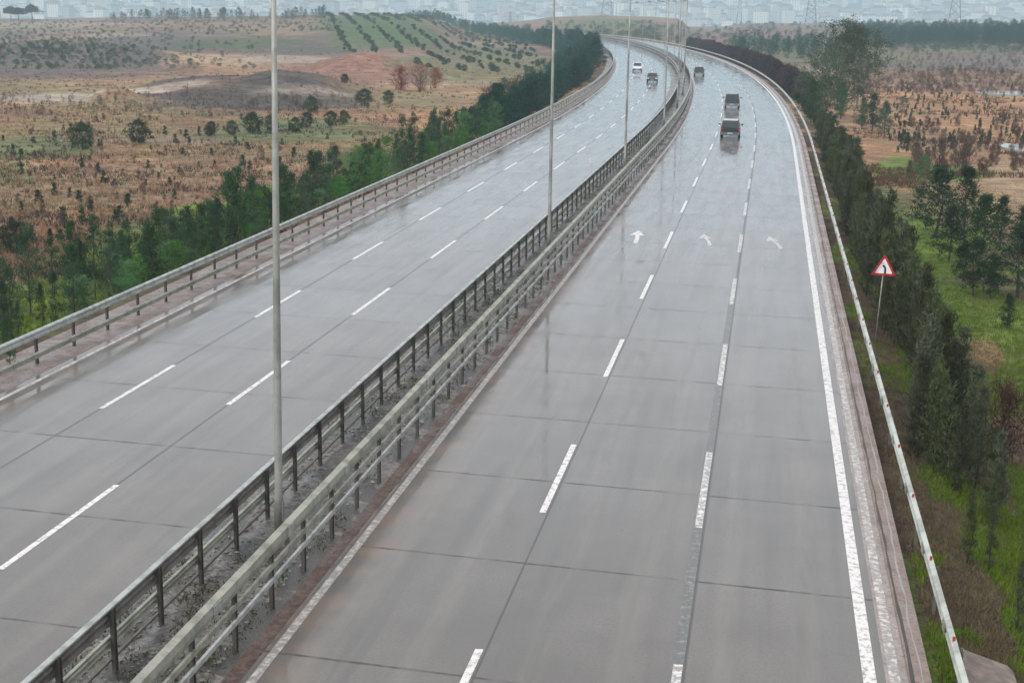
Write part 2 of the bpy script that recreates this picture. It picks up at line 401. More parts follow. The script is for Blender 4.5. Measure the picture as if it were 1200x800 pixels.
# ------------------------------------------------------------------ the motorway: strips that follow the bend
SS = np.concatenate([np.arange(-40, 140, 4.), np.arange(140, 1060, 5.)])
def strip(name, prof, mat, s=SS, parent=None, kind='structure', zoff=0.):
    """prof: list of (t, z) across; sweeps it along the motorway"""
    s = np.asarray(s, float); n = len(prof); V = np.zeros((len(s), n, 3)); UV = np.zeros((len(s), n, 2))
    for k, (t, z) in enumerate(prof):
        x, y = pos(s, t); V[:, k, 0] = x; V[:, k, 1] = y; V[:, k, 2] = z + zoff + road_z(s); UV[:, k, 0] = t; UV[:, k, 1] = s
    i = np.arange(len(s) - 1)[:, None]; j = np.arange(n - 1)[None, :]
    a = i * n + j; Fq = np.stack([a, a + 1, a + n + 1, a + n], -1).reshape(-1, 4)
    me = bpy.data.meshes.new(name); me.from_pydata(V.reshape(-1, 3).tolist(), [], Fq.tolist())
    ul = me.uv_layers.new(name='UVMap'); li = np.zeros(len(me.loops), np.int32); me.loops.foreach_get('vertex_index', li)
    ul.data.foreach_set('uv', UV.reshape(-1, 2)[li].astype(np.float32).ravel()); me.materials.append(mat); me.update()
    if parent: return part(name, me, parent)
    o = link(name, me); tag(o, kind=kind); return o

T = lambda X: X - XC          # plan X on the straight -> lateral offset
road = strip('road', [(T(-22.75), 0), (T(-12.35), .0)], M['road'])
tag(road, 'wet grey concrete carriageway on the left for oncoming traffic')
road2 = strip('road', [(T(-8.75), 0), (T(2.62), 0)], M['road'])
tag(road2, 'wet grey concrete carriageway on the right with three lanes')
med = strip('median', [(T(-12.35), -.01), (T(-12.2), .02), (T(-11.6), .08), (T(-10.2), .12), (T(-9.5), .07), (T(-9.06), .02)], M['median'])
tag(med, 'wet stony median strip with puddles between the two inner guardrails')
gut = strip('gutter', [(T(-9.06), 0.02), (T(-8.98), -.02), (T(-8.85), -.02), (T(-8.75), .0)], M['gutter'])
tag(gut, 'muddy reddish gutter along the median')
sh = strip('shoulder', [(T(2.62), 0), (T(3.02), -.01)], M['shoulder'])
tag(sh, 'brownish hard shoulder strip on the right')
kb = strip('kerb', [(T(3.02), -.01), (T(3.04), .05), (T(3.42), .05), (T(3.44), -.45)], M['kerb'])
tag(kb, 'low reddish concrete kerb strip beside the right shoulder')
gl = strip('gutter', [(T(-24.9), -.3), (T(-24.85), .02), (T(-23.6), .0), (T(-23.45), .03), (T(-23.1), .02), (T(-22.75), 0)], M['leftpath'])
tag(gl, 'stained concrete strip under the left guardrail')

def marks(name, parent, rects, mat, z=.004, stepmax=3.):
    V = []; F = []; n = 0
    for t0, t1, s0, s1 in rects:
        k = max(1, int(math.ceil((s1 - s0) / stepmax))); ss = np.linspace(s0, s1, k + 1)
        for s_ in ss:
            for t_ in (t0, t1):
                x, y = pos(s_, t_); V.append((float(x), float(y), z + float(road_z(s_))))
        for i in range(k): F.append((n + 2 * i, n + 2 * i + 1, n + 2 * i + 3, n + 2 * i + 2))
        n += 2 * (k + 1)
    me = bpy.data.meshes.new(name); me.from_pydata(V, [], F); me.materials.append(mat); me.update()
    return part(name, me, parent)
PER = 13.37
def dashes(X, s0, L, w, smax=560): 
    return [(T(X) - w / 2, T(X) + w / 2, s0 + PER * k, s0 + PER * k + L) for k in range(-2, int((smax - s0) / PER))]
marks('lane_line', road2, dashes(-4.84, 32.55, 5.65, .155), M['paint'])
marks('lane_line', road2, dashes(-1.12, 32.3, 6.0, .17), M['paint_worn'])
marks('lane_line', road, dashes(-15.56, 26.6, 5.7, .155), M['paint'])
marks('lane_line', road, dashes(-19.05, 38.7, 5.5, .155), M['paint'])
marks('sealed_joint', road2, [(T(-1.12) - .12, T(-1.12) + .10, -20, 60)], M['sealer'], .002)
marks('edge_line', road2, [(T(2.33) - .12, T(2.33) + .12, -20, 900)], M['paint'])
marks('edge_line', road2, [(T(-8.55) - .09, T(-8.55) + .09, -20, 900)], M['paint_rough'])
marks('edge_line', road, [(T(-22.42) - .08, T(-22.42) + .08, -20, 900)], M['paint_worn'])
marks('rough_line', sh, [(T(2.80) - .11, T(2.80) + .08, -20, 400)], M['paint_rough'], -.001)

def crack(name, parent, X, z, w, mat, s0=15, s1=260, amp=.04, seed=0):
    V = []; F = []; ss = np.arange(s0, s1, .35)
    for i, s_ in enumerate(ss):
        off = amp * (fbm(s_ * .9, 0, seed, 4) - .5) * 2; ww = w * (.4 + 1.1 * float(vnoise(s_ * 1.7, 3., seed + 5)))
        for sg in (-1, 1):
            x, y = pos(s_, T(X) + off + sg * ww / 2); V.append((float(x), float(y), z + float(road_z(s_))))
        if i: F.append((2 * i - 2, 2 * i - 1, 2 * i + 1, 2 * i))
    me = bpy.data.meshes.new(name); me.from_pydata(V, [], F); me.materials.append(mat); me.update(); return part(name, me, parent)
crack('crack', kb, 3.09, .054, .055, M['crack'], amp=.03, seed=2)
crack('stain_line', kb, 3.27, .054, .035, M['rustline'], amp=.06, seed=8)

def flat_poly(name, parent, pts, X, s, mat, z=.005, scale=1.):
    V = []
    for u, v in pts:
        x, y = pos(s + v * scale, T(X) + u); V.append((float(x), float(y), z))
    me = bpy.data.meshes.new(name); me.from_pydata(V, [], [tuple(range(len(V)))]); me.materials.append(mat); me.update(); return part(name, me, parent)
def arrow_pts(bend):
    """road arrow 5 m long; stem sweeps to the left by `bend` metres"""
    n = 7; L = []; R_ = []
    for i in range(n):
        q = i / (n - 1); off = -bend * q * q; w = .13
        L.append((off - w, q * 3.0)); R_.append((off + w, q * 3.0))
    hx = -bend; lean = -bend * .6
    head = [(hx + .48, 2.8), (hx + lean, 4.9), (hx - .48, 3.0 - .1)]
    return R_ + head + L[::-1]
flat_poly('arrow_marking', road2, [(u * .85, v * .9) for u, v in arrow_pts(.15)], -6.45, 73.9, M['paint'])
flat_poly('arrow_marking', road2, [(u * .75, v * .85) for u, v in arrow_pts(.4)], -2.65, 73.9, M['paint_worn'])
flat_poly('arrow_marking', road2, [(u * .75, v * .85) for u, v in arrow_pts(.5)], .92, 73.9, M['paint_worn'])
flat_poly('arrow_marking', road, [(-u * .7, -v * .8) for u, v in arrow_pts(.4)], -13.9, 116., M['paint_rough'])

# ------------------------------------------------------------------ terrain sheet (polar, fine in the seen sector, reaching past the city)
def build_terrain():
    c0 = -YAW
    fine = np.radians(np.arange(-23, 23.01, .11)) + c0
    coarse = np.radians(np.concatenate([np.arange(-180, -23, 4.), np.arange(27, 180.1, 4.)])) + c0
    az = np.sort(np.concatenate([fine, coarse]))
    rr = np.concatenate([[1., 6, 12], np.geomspace(16, 1600, 430), np.geomspace(1620, 9500, 90)])
    A, R_ = np.meshgrid(az, rr); X = R_ * np.sin(A); Y = R_ * np.cos(A); Z = ground_z(X, Y)
    n = len(az); V = np.stack([X, Y, Z], -1).reshape(-1, 3)
    i = np.arange(len(rr) - 1)[:, None]; j = np.arange(n - 1)[None, :]; a = i * n + j
    Fq = np.stack([a, a + 1, a + n + 1, a + n], -1).reshape(-1, 4)[:, ::-1]
    me = bpy.data.meshes.new('ground'); me.vertices.add(len(V)); me.vertices.foreach_set('co', V.astype(np.float32).ravel())
    me.loops.add(Fq.size); me.loops.foreach_set('vertex_index', Fq.astype(np.int32).ravel())
    me.polygons.add(len(Fq)); me.polygons.foreach_set('loop_start', np.arange(0, Fq.size, 4, dtype=np.int32)); me.polygons.foreach_set('loop_total', np.full(len(Fq), 4, np.int32))
    me.polygons.foreach_set('use_smooth', np.ones(len(Fq), bool)); me.update()
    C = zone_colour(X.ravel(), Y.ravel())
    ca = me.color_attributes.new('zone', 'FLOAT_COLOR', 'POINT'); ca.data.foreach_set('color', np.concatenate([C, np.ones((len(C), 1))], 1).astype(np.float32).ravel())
    me.materials.append(M['terrain']); o = link('ground', me); tag(o, 'rough fields of straw, grass and bare soil on both sides of the motorway', kind='structure'); return o

STRAW = np.array((.54, .325, .18)); TAN = np.array((.50, .36, .23)); GREEN = np.array((.155, .235, .045)); DGREEN = np.array((.07, .13, .045))
GREY = np.array((.155, .138, .132)); RED = np.array((.30, .16, .125)); PALE = np.array((.50, .43, .36)); BROWNG = np.array((.22, .15, .11)); OLIVEG = np.array((.19, .22, .10))
EARTH = np.array((.13, .095, .07)); CITYG = np.array((.08, .11, .11))
# soil and grass patches: image-free list of (x, y) on the ground, radius across and along, colour, edge noise
PATCH = []
def patch(px, py, rpx, rpy, col, a=1.):
    x, y, z = hit(px, py); d = math.hypot(x, y); x2, y2, _ = hit(px, min(py + rpy, 790)); x3, y3, _ = hit(px, py - rpy)
    rad = max(abs(math.hypot(x2, y2) - d), 1.) * .5 + max(min(abs(math.hypot(x3, y3) - d), d * .35), 1.) * .5
    PATCH.append((x, y, rpx * d / 1745, rad, np.array(col), a))
for a_ in [ # left field, far to near
    (70, 60, 150, 20, GREY, .9), (180, 52, 60, 14, GREY * .9, .8), (290, 52, 90, 9, DGREEN * .9, .7), (350, 58, 50, 8, GREY * .9, .8),
    (290, 93, 120, 12, GREY * .72, .95), (240, 73, 55, 7, TAN, .9), (190, 105, 80, 6, BROWNG, .8), (400, 78, 70, 14, RED, .8), (470, 70, 60, 18, RED * .95 + TAN * .2, .7),
    (340, 70, 60, 4, PALE, .7), (60, 115, 70, 6, PALE, .9), (170, 107, 60, 2.2, PALE * 1.1, .9), (360, 108, 60, 3.5, PALE, .7), (20, 30, 120, 2.5, PALE * .9, .5), (120, 42, 70, 2, PALE * .9, .5),
    (530, 97, 60, 3.5, PALE, .6), (560, 70, 80, 22, OLIVEG * .9, .7), (450, 40, 70, 16, DGREEN * 1.3, .8), (440, 25, 60, 8, DGREEN * 1.1, .8),
    (40, 172, 60, 14, OLIVEG, .9), (10, 205, 40, 14, GREEN, .6), (350, 150, 110, 13, OLIVEG, .9), (230, 165, 60, 5, PALE * .8, .5), (130, 165, 60, 2, PALE * .9, .6),
    (300, 158, 90, 8, OLIVEG, .8), (90, 355, 60, 14, GREEN * 1.35, 1.), (20, 380, 60, 16, GREEN * 1.2, 1.), (240, 250, 70, 14, GREEN * 1.25, 1.), (160, 260, 60, 16, OLIVEG, .8), (330, 225, 60, 12, GREEN, .9), (430, 190, 50, 12, DGREEN, .9), (120, 300, 120, 22, OLIVEG * .8, .8),
    (640, 35, 80, 8, BROWNG * 1.2, .5), (720, 32, 70, 10, OLIVEG * .7, .8), (830, 42, 40, 6, RED * .8, .6), (900, 35, 60, 5, RED * .8, .7), (880, 62, 60, 8, OLIVEG, .7), (960, 82, 40, 3, PALE * .8, .8),
    # right field
    (1110, 72, 130, 8, GREY * 1.15, .8), (1120, 92, 120, 8, BROWNG * 1.3, .8), (1140, 105, 100, 5, RED * .9 + .03, .7), (1040, 66, 40, 6, OLIVEG, .6), (1100, 118, 90, 9, STRAW * .9, .8),
    (1160, 150, 70, 22, STRAW * .95, .9), (1190, 205, 40, 25, TAN, .9), (1010, 165, 40, 14, STRAW * .9, .8), (1060, 200, 45, 16, GREEN * 1.2, 1.), (1110, 205, 50, 12, GREEN * 1.1, .95),
    (1030, 240, 30, 25, OLIVEG, .9), (1080, 300, 60, 40, GREEN * 1.1, 1.), (1130, 370, 60, 45, GREEN * 1.25, 1.), (1180, 470, 60, 60, GREEN * .95, 1.), (1195, 250, 30, 30, TAN * .8, .8),
    (1150, 420, 25, 16, STRAW * .6, .8), (1185, 520, 28, 28, RED * .75, .85), (1165, 560, 20, 18, BROWNG * 1.3, .8), (1125, 640, 30, 30, BROWNG, .9), (1100, 700, 25, 25, EARTH, .9), (1150, 640, 50, 30, GREEN * .8, .7), (1180, 720, 50, 40, GREEN * .7, .8), (1150, 690, 30, 14, BROWNG * 1.3, .7), (1110, 605, 25, 14, BROWNG * 1.2, .8),
]: patch(*a_)

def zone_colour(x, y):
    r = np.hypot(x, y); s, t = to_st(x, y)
    n1 = fbm(x / 22., y / 22., 31, 5); n2 = fbm(x / 60., y / 60., 47, 4); n3 = fbm(x / 7., y / 7., 57, 4)
    C = STRAW[None] * np.ones((len(x), 1)); 
    def bl(w, c):
        nonlocal C; w = np.clip(w, 0, 1)[:, None]; C = C * (1 - w) + np.asarray(c)[None] * w
    bl(sstep(.5, .62, n1) * .8, TAN * .85); bl(sstep(.60, .72, n2) * .5, OLIVEG * .9); bl(sstep(.58, .7, n3) * .6, RED)
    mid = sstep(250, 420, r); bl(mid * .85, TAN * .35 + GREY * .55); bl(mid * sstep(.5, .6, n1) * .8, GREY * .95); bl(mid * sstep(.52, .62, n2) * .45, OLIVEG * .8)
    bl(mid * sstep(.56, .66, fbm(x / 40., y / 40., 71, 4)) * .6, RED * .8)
    gr = (t > 13) * (1 - sstep(105, 140, s + (n1 - .5) * 60 + (t - 14) * .35)); bl(gr * (.7 + .3 * sstep(.35, .5, n2)), GREEN * 1.1)
    bl(gr * sstep(.50, .60, n1) * .7, OLIVEG * .9); bl(gr * sstep(.54, .62, n3) * .75, BROWNG * 1.2); bl(gr * sstep(.55, .62, fbm(x / 2.2, y / 2.2, 83, 4)) * .6, EARTH * 1.2)
    gl_ = (t < -14.8) * (1 - sstep(9, 17, -t - 15 + (n1 - .5) * 14)) * (1 - sstep(110, 170, s)); bl(gl_ * (.6 + .4 * sstep(.4, .5, n2)), GREEN); bl(gl_ * sstep(.52, .62, n3) * .6, OLIVEG * .8)
    for mx, my, rw, rl, c, a in PATCH:
        d = math.hypot(mx, my); ux, uy = mx / d, my / d
        al = (x - mx) * ux + (y - my) * uy; ac = -(x - mx) * uy + (y - my) * ux
        q = np.sqrt((al / rl) ** 2 + (ac / rw) ** 2) + (n1 - .5) * 1.1 + (n3 - .5) * .7
        bl((1 - sstep(.75, 1.25, q)) * a, c)
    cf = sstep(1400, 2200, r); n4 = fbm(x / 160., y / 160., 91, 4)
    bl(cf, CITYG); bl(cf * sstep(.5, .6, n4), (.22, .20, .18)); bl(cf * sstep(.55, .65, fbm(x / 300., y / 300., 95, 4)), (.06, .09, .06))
    bl((1 - sstep(1.0, 3.5, t - 13.4)) * (t > 0) * sstep(.42, .56, n3 + .06), EARTH)
    bl((1 - sstep(1.0, 3.0, -t - 14.4)) * (t < 0) * sstep(.35, .5, n3 + .1), EARTH * .9 + OLIVEG * .2)
    return C
build_terrain()

# ------------------------------------------------------------------ guardrails
def sweep(prof, s):
    """closed profile [(t,z)] along the motorway -> MB arrays"""
    n = len(prof); V = []; F = []
    for s_ in s:
        z0 = float(road_z(s_))
        for t, z in prof:
            x, y = pos(s_, t); V.append((float(x), float(y), z + z0))
    for i in range(len(s) - 1):
        for k in range(n):
            a = i * n + k; b = i * n + (k + 1) % n; F.append((a, b, b + n, a + n))
    F.append(tuple(range(n - 1, -1, -1))); F.append(tuple(range((len(s) - 1) * n, len(s) * n)))
    return V, F
def w_beam(t, z, h=.31, d=.08, side=1, th=.006):
    """two-wave steel beam, side = +1 faces larger t"""
    ys = [0, .12, .28, .38, .5, .62, .72, .88, 1]; xs = [0, .9, 1, .35, .1, .35, 1, .9, 0]
    front = [(t + side * d * x, z + h * (y - .5)) for x, y in zip(xs, ys)]
    back = [(a - side * .03, b) for a, b in front][::-1]
    return front + back
def box_prof(t, z, w, h): return [(t - w / 2, z - h / 2), (t + w / 2, z - h / 2), (t + w / 2, z + h / 2), (t - w / 2, z + h / 2)]
SG = np.concatenate([np.arange(8, 140, 4.), np.arange(140, 941, 6.)])
def guardrail(label, X, beams, post_h, post_mat, step, s_first, post_z=-.1, face=1, post_off=0., group='steel guardrails along the motorway', s_end=940):
    root = empty('guardrail', (XC + T(X), s_first, 0)); tag(root, label, 'guardrail', group)
    inv = Matrix.Translation((-(XC + T(X)), -s_first, 0))
    for nm, prof, mt in beams:
        V, F = sweep(prof, SG[SG <= s_end]); mb = MB(); mb.add(V, F); me = mb.mesh(nm, M[mt]); me.transform(inv); part(nm, me, root)
    ref = {'upper_beam': (T(X) - .155 * 1, 1.12, .26), 'top_beam': (T(X) + .085, 1.36, .2) if 'broad' in label else None, 'beam': (tO - .09, .68, .22)}
    for nm in ('upper_beam', 'top_beam', 'beam'):
        if nm in [b_[0] for b_ in beams] and ref[nm] and not (nm == 'top_beam' and 'broad' not in label):
            t0, zc, hh = ref[nm]; mb = MB(); mb.box((0, 0, 0), (.012, .34, hh))
            for dy in (-.11, .11):
                for dz in (-.07, .07): mb.box((0, dy, dz), (.034, .03, .03))
            me = mb.mesh('splice_plate', M[{'beam': 'galv_warm', 'top_beam': 'galv', 'upper_beam': 'post'}[nm]])
            for s_ in np.arange(s_first + 1, 120, 4.06):
                x, y = pos(s_, t0); p = part('splice_plate', me, root, (float(x) - XC - T(X), float(y) - s_first, zc)); p.rotation_euler = (0, 0, heading(s_))
    def post_mb(mb, x, y, z, rz):
        c_, s_ = math.cos(rz), math.sin(rz)
        for dx, dy, wx, wy in ((0, 0, .012, .12), (0, .055, .07, .012), (0, -.055, .07, .012)):
            mb.box((x + dx * c_ - dy * s_, y + dx * s_ + dy * c_, z + (post_h + post_z) / 2), (wx, wy, post_h - post_z), rz)
    pm = MB(); post_mb(pm, 0, 0, 0, 0); pme = pm.mesh('post', M[post_mat]); n = 0; rest = MB()
    for s_ in np.arange(s_first, s_end - 2, step):
        x, y = pos(s_, T(X) + post_off); z = float(road_z(s_)); h = heading(s_)
        if n < 100:
            p = part('post', pme, root, (float(x) - XC - T(X), float(y) - s_first, z)); p.rotation_euler = (0, 0, h)
        else: post_mb(rest, float(x) - XC - T(X), float(y) - s_first, z, h)
        n += 1
    if rest.n: tag(part('post', rest.mesh('post_row', M[post_mat]), root), kind='stuff')
    return root
tL = T(-11.0); tR = T(-9.22); tO = T(3.78); tW = T(-23.35)
guardrail('steel guardrail on the left side of the median with dark posts and dark, weathered beams', -11.0,
    [('top_beam', box_prof(tL - .06, 1.31, .12, .035), 'galv'), ('upper_beam', w_beam(tL - .08, 1.12, .31, .07, -1), 'galv_dark'), ('lower_beam', w_beam(tL - .08, .66, .20, .07, -1), 'galv_warm'), ('bottom_rail', box_prof(tL - .05, .34, .05, .05), 'galv_dark')],
    1.29, 'post', 2.03, 18.35, 0.0)
guardrail('pale weathered guardrail right of the median with one broad and two slim beams', -9.22,
    [('top_beam', [(tR - .10, 1.24), (tR + .05, 1.21), (tR + .08, 1.32), (tR + .06, 1.46), (tR - .08, 1.49)], 'galv_warm'), ('middle_rail', box_prof(tR + .03, .96, .06, .10), 'galv_warm'), ('lower_rail', box_prof(tR + .05, .68, .06, .09), 'galv')],
    1.45, 'post', 2.03, 17.6, -0.05)
rg = guardrail('pale green steel guardrail with red reflectors beyond the right shoulder', 3.78,
    [('beam', w_beam(tO, .68, .27, .08, -1), 'galv_light')], .74, 'galv_dark', 4.0, 17.0, -1.0, -1, .09)
guardrail('two-beam steel guardrail along the left edge of the motorway', -23.35,
    [('top_beam', w_beam(tW, 1.06, .30, .08, 1), 'galv'), ('lower_beam', w_beam(tW + .25, .48, .20, .07, 1), 'galv_warm')], 1.15, 'post', 2.65, 30.0, -0.2, 1, -.1)
rm = MB(); rm.box((0, 0, 0), (.05, .03, .09)); rme = rm.mesh('reflector', M['red'])
for k in range(60):
    s_ = 25.2 + k * 4.0; x, y = pos(s_, tO - .02); p = part('reflector', rme, rg, (float(x) - 3.78, float(y) - 17.0, .84)); p.rotation_euler = (0, 0, heading(s_))

# ------------------------------------------------------------------ lamp posts in the median
def make_lamp():
    root = empty('street_lamp', (0, 0, 0))
    b = MB(); b.box((0, 0, .12), (.36, .36, .24)); b.box((0, 0, .26), (.34, .34, .04)); part('base', b.mesh('base', M['concrete']), root)
    b = MB(); b.smooth = True; b.tube([(0, 0, .2), (0, 0, 1.2), (0, 0, 1.25), (0, 0, 7), (0, 0, 13.3)], [.10, .10, .088, .075, .045], 12)
    pole = part('pole', b.mesh('pole', M['pole']), root)
    h = MB(); h.box((.10, 0, .85), (.02, .12, .45)); part('access_door', h.mesh('access_door', M['lamp']), root)
    for sg in (-1, 1):
        b = MB(); b.smooth = True; b.tube([(0, 0, 13.0), (sg * .5, 0, 13.3), (sg * 1.6, 0, 13.45)], [.045, .04, .035], 8); part('arm', b.mesh('arm', M['pole']), root)
        b = MB(); b.tube([(sg * 1.45, 0, 13.45), (sg * 1.75, 0, 13.49), (sg * 2.15, 0, 13.52), (sg * 2.3, 0, 13.53)], [.07, .14, .13, .05], 8)
        hd = part('lamp_head', b.mesh('lamp_head', M['lamp']), root)
        g = MB(); g.box((sg * 1.92, 0, 13.385), (.45, .17, .03)); part('lens', g.mesh('lens', M['lampglass']), hd)
    return root
lamp0 = make_lamp()
LAMP_S = [29.0, 69.0, 106.0, 147.0, 177.0, 205.0, 240.0, 281.0, 322.0, 363.0, 404.0, 445.0, 486.0, 527.0, 568.0]
ordn = ['nearest', 'second nearest', 'third nearest', 'fourth nearest', 'fifth nearest', 'sixth nearest', 'seventh nearest', 'eighth nearest', 'ninth nearest', 'tenth nearest', 'eleventh nearest']
for i, s_ in enumerate(LAMP_S):
    o = lamp0 if i == 0 else copy_tree(lamp0); x, y = pos(s_, 0.0)
    o.location = (float(x), float(y), .05 + float(road_z(s_))); o.rotation_euler = (math.radians([.3, 0, .2, .1, .3][i % 5]) * 0, math.radians([.75, 0.05, .15, .1, -.1][i % 5]), heading(s_))
    tag(o, (ordn[i] + ' tall grey lamp post with two arms standing in the median') if i < 11 else 'one of the small distant lamp posts at the far end of the bend', 'lamp post', 'lamp posts along the median')

# ------------------------------------------------------------------ warning sign
def make_sign():
    x, y = 4.36, 54.0; z0 = float(ground_z(x, y)); root = empty('road_sign', (x, y, z0)); tag(root, 'triangular red and white bend warning sign on a thin grey pole', 'road sign')
    zc = 2.62 - z0; R_ = .52
    b = MB(); b.smooth = True; b.tube([(-.06, .03, -.3), (0, .03, zc + .3)], [.022, .022], 8); part('pole', b.mesh('pole', M['galv_warm']), root)
    def tri(r, yy, rnd=.16):
        P = []
        for k in range(3):
            a = PI / 2 + k * 2 * PI / 3; cx, cz = (r * (1 - rnd)) * math.cos(a), (r * (1 - rnd)) * math.sin(a)
            for j in range(-3, 4): P.append((cx + r * rnd * .5 * math.cos(a + j * PI / 9), yy, zc + cz + r * rnd * .5 * math.sin(a + j * PI / 9)))
        return P
    def slab(name, P, th, mt, par=root):
        b = MB(); n = len(P); Q = P + [(p[0], p[1] + th, p[2]) for p in P]
        b.add(Q, [tuple(range(n)), tuple(range(2 * n - 1, n - 1, -1))] + [(k, k + n, (k + 1) % n + n, (k + 1) % n) for k in range(n)]); return part(name, b.mesh(name, mt), par)
    slab('sign_border', tri(.53, 0, .12), .015, simple('sign_red', (.50, .025, .03), .35, 0, .15))
    slab('sign_face', tri(.375, -.004, .10), .003, simple('sign_white', (.80, .76, .77), .35, 0, .1))
    # bend symbol: stem up, then hooking to the left
    L = [(.05, -.165), (.05, -.02), (.04, .04), (.01, .09), (-.05, .13)]; w = .036; A = []; B = []
    for i, (u, v) in enumerate(L):
        a = L[max(0, i - 1)]; b_ = L[min(len(L) - 1, i + 1)]; dx, dz = b_[0] - a[0], b_[1] - a[1]; n = math.hypot(dx, dz)
        A.append((u + dz / n * w, -.009, zc + v - .02 - dx / n * w)); B.append((u - dz / n * w, -.009, zc + v - .02 + dx / n * w))
    slab('symbol', A + B[::-1], .003, simple('sign_black', (.012, .012, .014), .4))
    root.rotation_euler = (0, math.radians(1.5), math.radians(4))
make_sign()

# concrete chute at the bottom right
def chute():
    x0, x1, y0, y1 = 3.95, 4.9, 22.5, 26.2; root = empty('drain_chute', (4.55, 24.9, -.02)); tag(root, 'broken concrete drain slab on the bank beyond the right guardrail', 'concrete slab')
    b = MB(); b.add([(-.5, -2.2, .12), (.5, -2.0, -.12), (.46, 1.32, -.12), (.38, 1.46, -.08), (-.46, 1.6, .12), (-.5, -2.2, -.5), (.5, -2.0, -.6), (.46, 1.32, -.6), (.38, 1.46, -.5), (-.46, 1.6, -.5)],
        [(0, 1, 2, 3, 4), (9, 8, 7, 6, 5), (0, 5, 6, 1), (1, 6, 7, 2), (2, 7, 8, 3), (3, 8, 9, 4), (4, 9, 5, 0)])
    part('slab', b.mesh('slab', M['concrete']), root)
    b = MB(); b.box((-.47, -.3, .13), (.09, 3.6, .10)); part('edge_lip', b.mesh('edge_lip', M['kerb'] if False else M['concrete']), root)
chute()

# ------------------------------------------------------------------ plants
def leaves(C, size, k, rs, spread=.3, up=.3, aspect=3.0, dirs=None):
    """k leaf triangles round every clump centre C (n,3)"""
    n = len(C) * k; c = np.repeat(C, k, 0) + rs.normal(0, 1, (n, 3)) * spread * np.array([1, 1, .75])
    d = rs.normal(0, 1, (n, 3)); d[:, 2] += up
    if dirs is not None: d += np.repeat(dirs, k, 0) * 1.3
    d /= np.linalg.norm(d, axis=1, keepdims=True); w = np.cross(d, rs.normal(0, 1, (n, 3))); w /= np.linalg.norm(w, axis=1, keepdims=True)
    L = size * (.6 + .8 * rs.random((n, 1))); a = c - d * L * .5
    P = np.stack([a - w * L / aspect * .5, a + w * L / aspect * .5, a + d * L], 1); return P.reshape(-1, 3)
def trunk_mb(rs, h, r0, limbs, lean=.05, start=.2, reach=.6, up=.5):
    b = MB(); b.smooth = True; top = np.array([rs.normal(0, lean) * h, rs.normal(0, lean) * h, h]); mid = top * .5 + np.array([rs.normal(0, lean) * h * .5, rs.normal(0, lean) * h * .5, 0])
    pts = [np.array([0, 0, -.35]), np.array([0, 0, .05]), mid, top]; b.tube(pts, [r0 * 1.15, r0, r0 * .6, r0 * .18], 6)
    for k in range(limbs):
        q = start + (1 - start) * (k + .5) / limbs; p = mid * (q * 2) if q < .5 else mid + (top - mid) * (q * 2 - 1); a = rs.random() * 2 * PI
        L = reach * (1.1 - q * .7) * (.7 + .6 * rs.random()); e = p + np.array([math.cos(a) * L, math.sin(a) * L, L * up])
        b.tube([p, (p + e) / 2 + np.array([0, 0, L * .05]), e], [r0 * .35 * (1.2 - q), r0 * .22 * (1.2 - q), r0 * .08], 4, False)
    return b
def crown_pts(rs, h, base, prof, n, inner=.35, lump=.25):
    q = rs.random(n) ** .85; a = rs.random(n) * 2 * PI; rad = np.array([prof(v) for v in q])
    rad = rad * (1 + lump * np.sin(a * 3 + q * 9 + rs.random() * 6) + lump * .7 * np.sin(a * 5 - q * 17 + rs.random() * 6))
    rr = rad * (inner + (1 - inner) * rs.random(n) ** .5)
    C = np.stack([rr * np.cos(a), rr * np.sin(a), base + q * (h - base)], 1); D = np.stack([np.cos(a), np.sin(a), np.full(n, .35)], 1); return C, D
def tree_kind(name, seeds, h, base, prof, nclump, k, lsize, spread, leafm, barkm, r0=.06, limbs=8, reach=.7, inner=.35, aspect=3., up=.3, lump=.25, lean=.04, trunk_h=.93, lup=.5, use_dir=True, trunk_start=.2):
    out = []
    for sd in seeds:
        rs = np.random.default_rng(sd); C, D = crown_pts(rs, h, base, prof, nclump, inner, lump)
        cm = tri_mesh(name + '_crown', leaves(C, lsize, k, rs, spread, up, aspect, D if use_dir else None), 3, [leafm])
        tm = trunk_mb(rs, h * trunk_h, r0, limbs, lean, trunk_start, reach, lup).mesh(name + '_trunk', barkm); out.append((tm, cm))
    return out
PINE = tree_kind('pine', range(100, 108), 4.2, .5, lambda q: .98 * (1 - q ** 1.5) ** .9 * (.5 + .5 * min(1, q * 4)) + .12, 120, 22, .24, .15, M['pine'], M['bark'], .07, 14, 1.0, aspect=4.5, lump=.5)
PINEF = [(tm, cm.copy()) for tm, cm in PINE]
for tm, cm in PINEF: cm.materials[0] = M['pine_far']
CYP = tree_kind('conifer', range(200, 206), 4.2, .25, lambda q: .46 * (1 - q) ** .7 * (.6 + .4 * min(1, q * 4)) + .05, 74, 17, .24, .10, M['cypress'], M['darkbark'], .05, 16, .7, aspect=5., up=1.6, lump=.32, lup=1.6)
ROUND = tree_kind('round', range(300, 304), 3.2, .25, lambda q: 1.7 * math.sqrt(max(0, 1 - (2 * q - .95) ** 2)) + .1, 130, 26, .24, .2, M['shrub'], M['darkbark'], .09, 8, 1.2, aspect=2.6)
OLIVE = tree_kind('olive', range(400, 404), 2.6, .35, lambda q: 1.25 * math.sqrt(max(0, 1 - (2 * q - 1) ** 2)) + .1, 60, 14, .36, .24, M['olive'], M['bark'], .09, 5, .8, aspect=2.2)
YP = tree_kind('youngpine', range(120, 128), 4.2, .7, lambda q: .78 * (1 - q ** 1.4) ** .8 * (.5 + .5 * min(1, q * 4)) + .06, 62, 18, .24, .12, M['pine'], M['bark'], .06, 18, .9, aspect=5., lump=.6, up=.7)
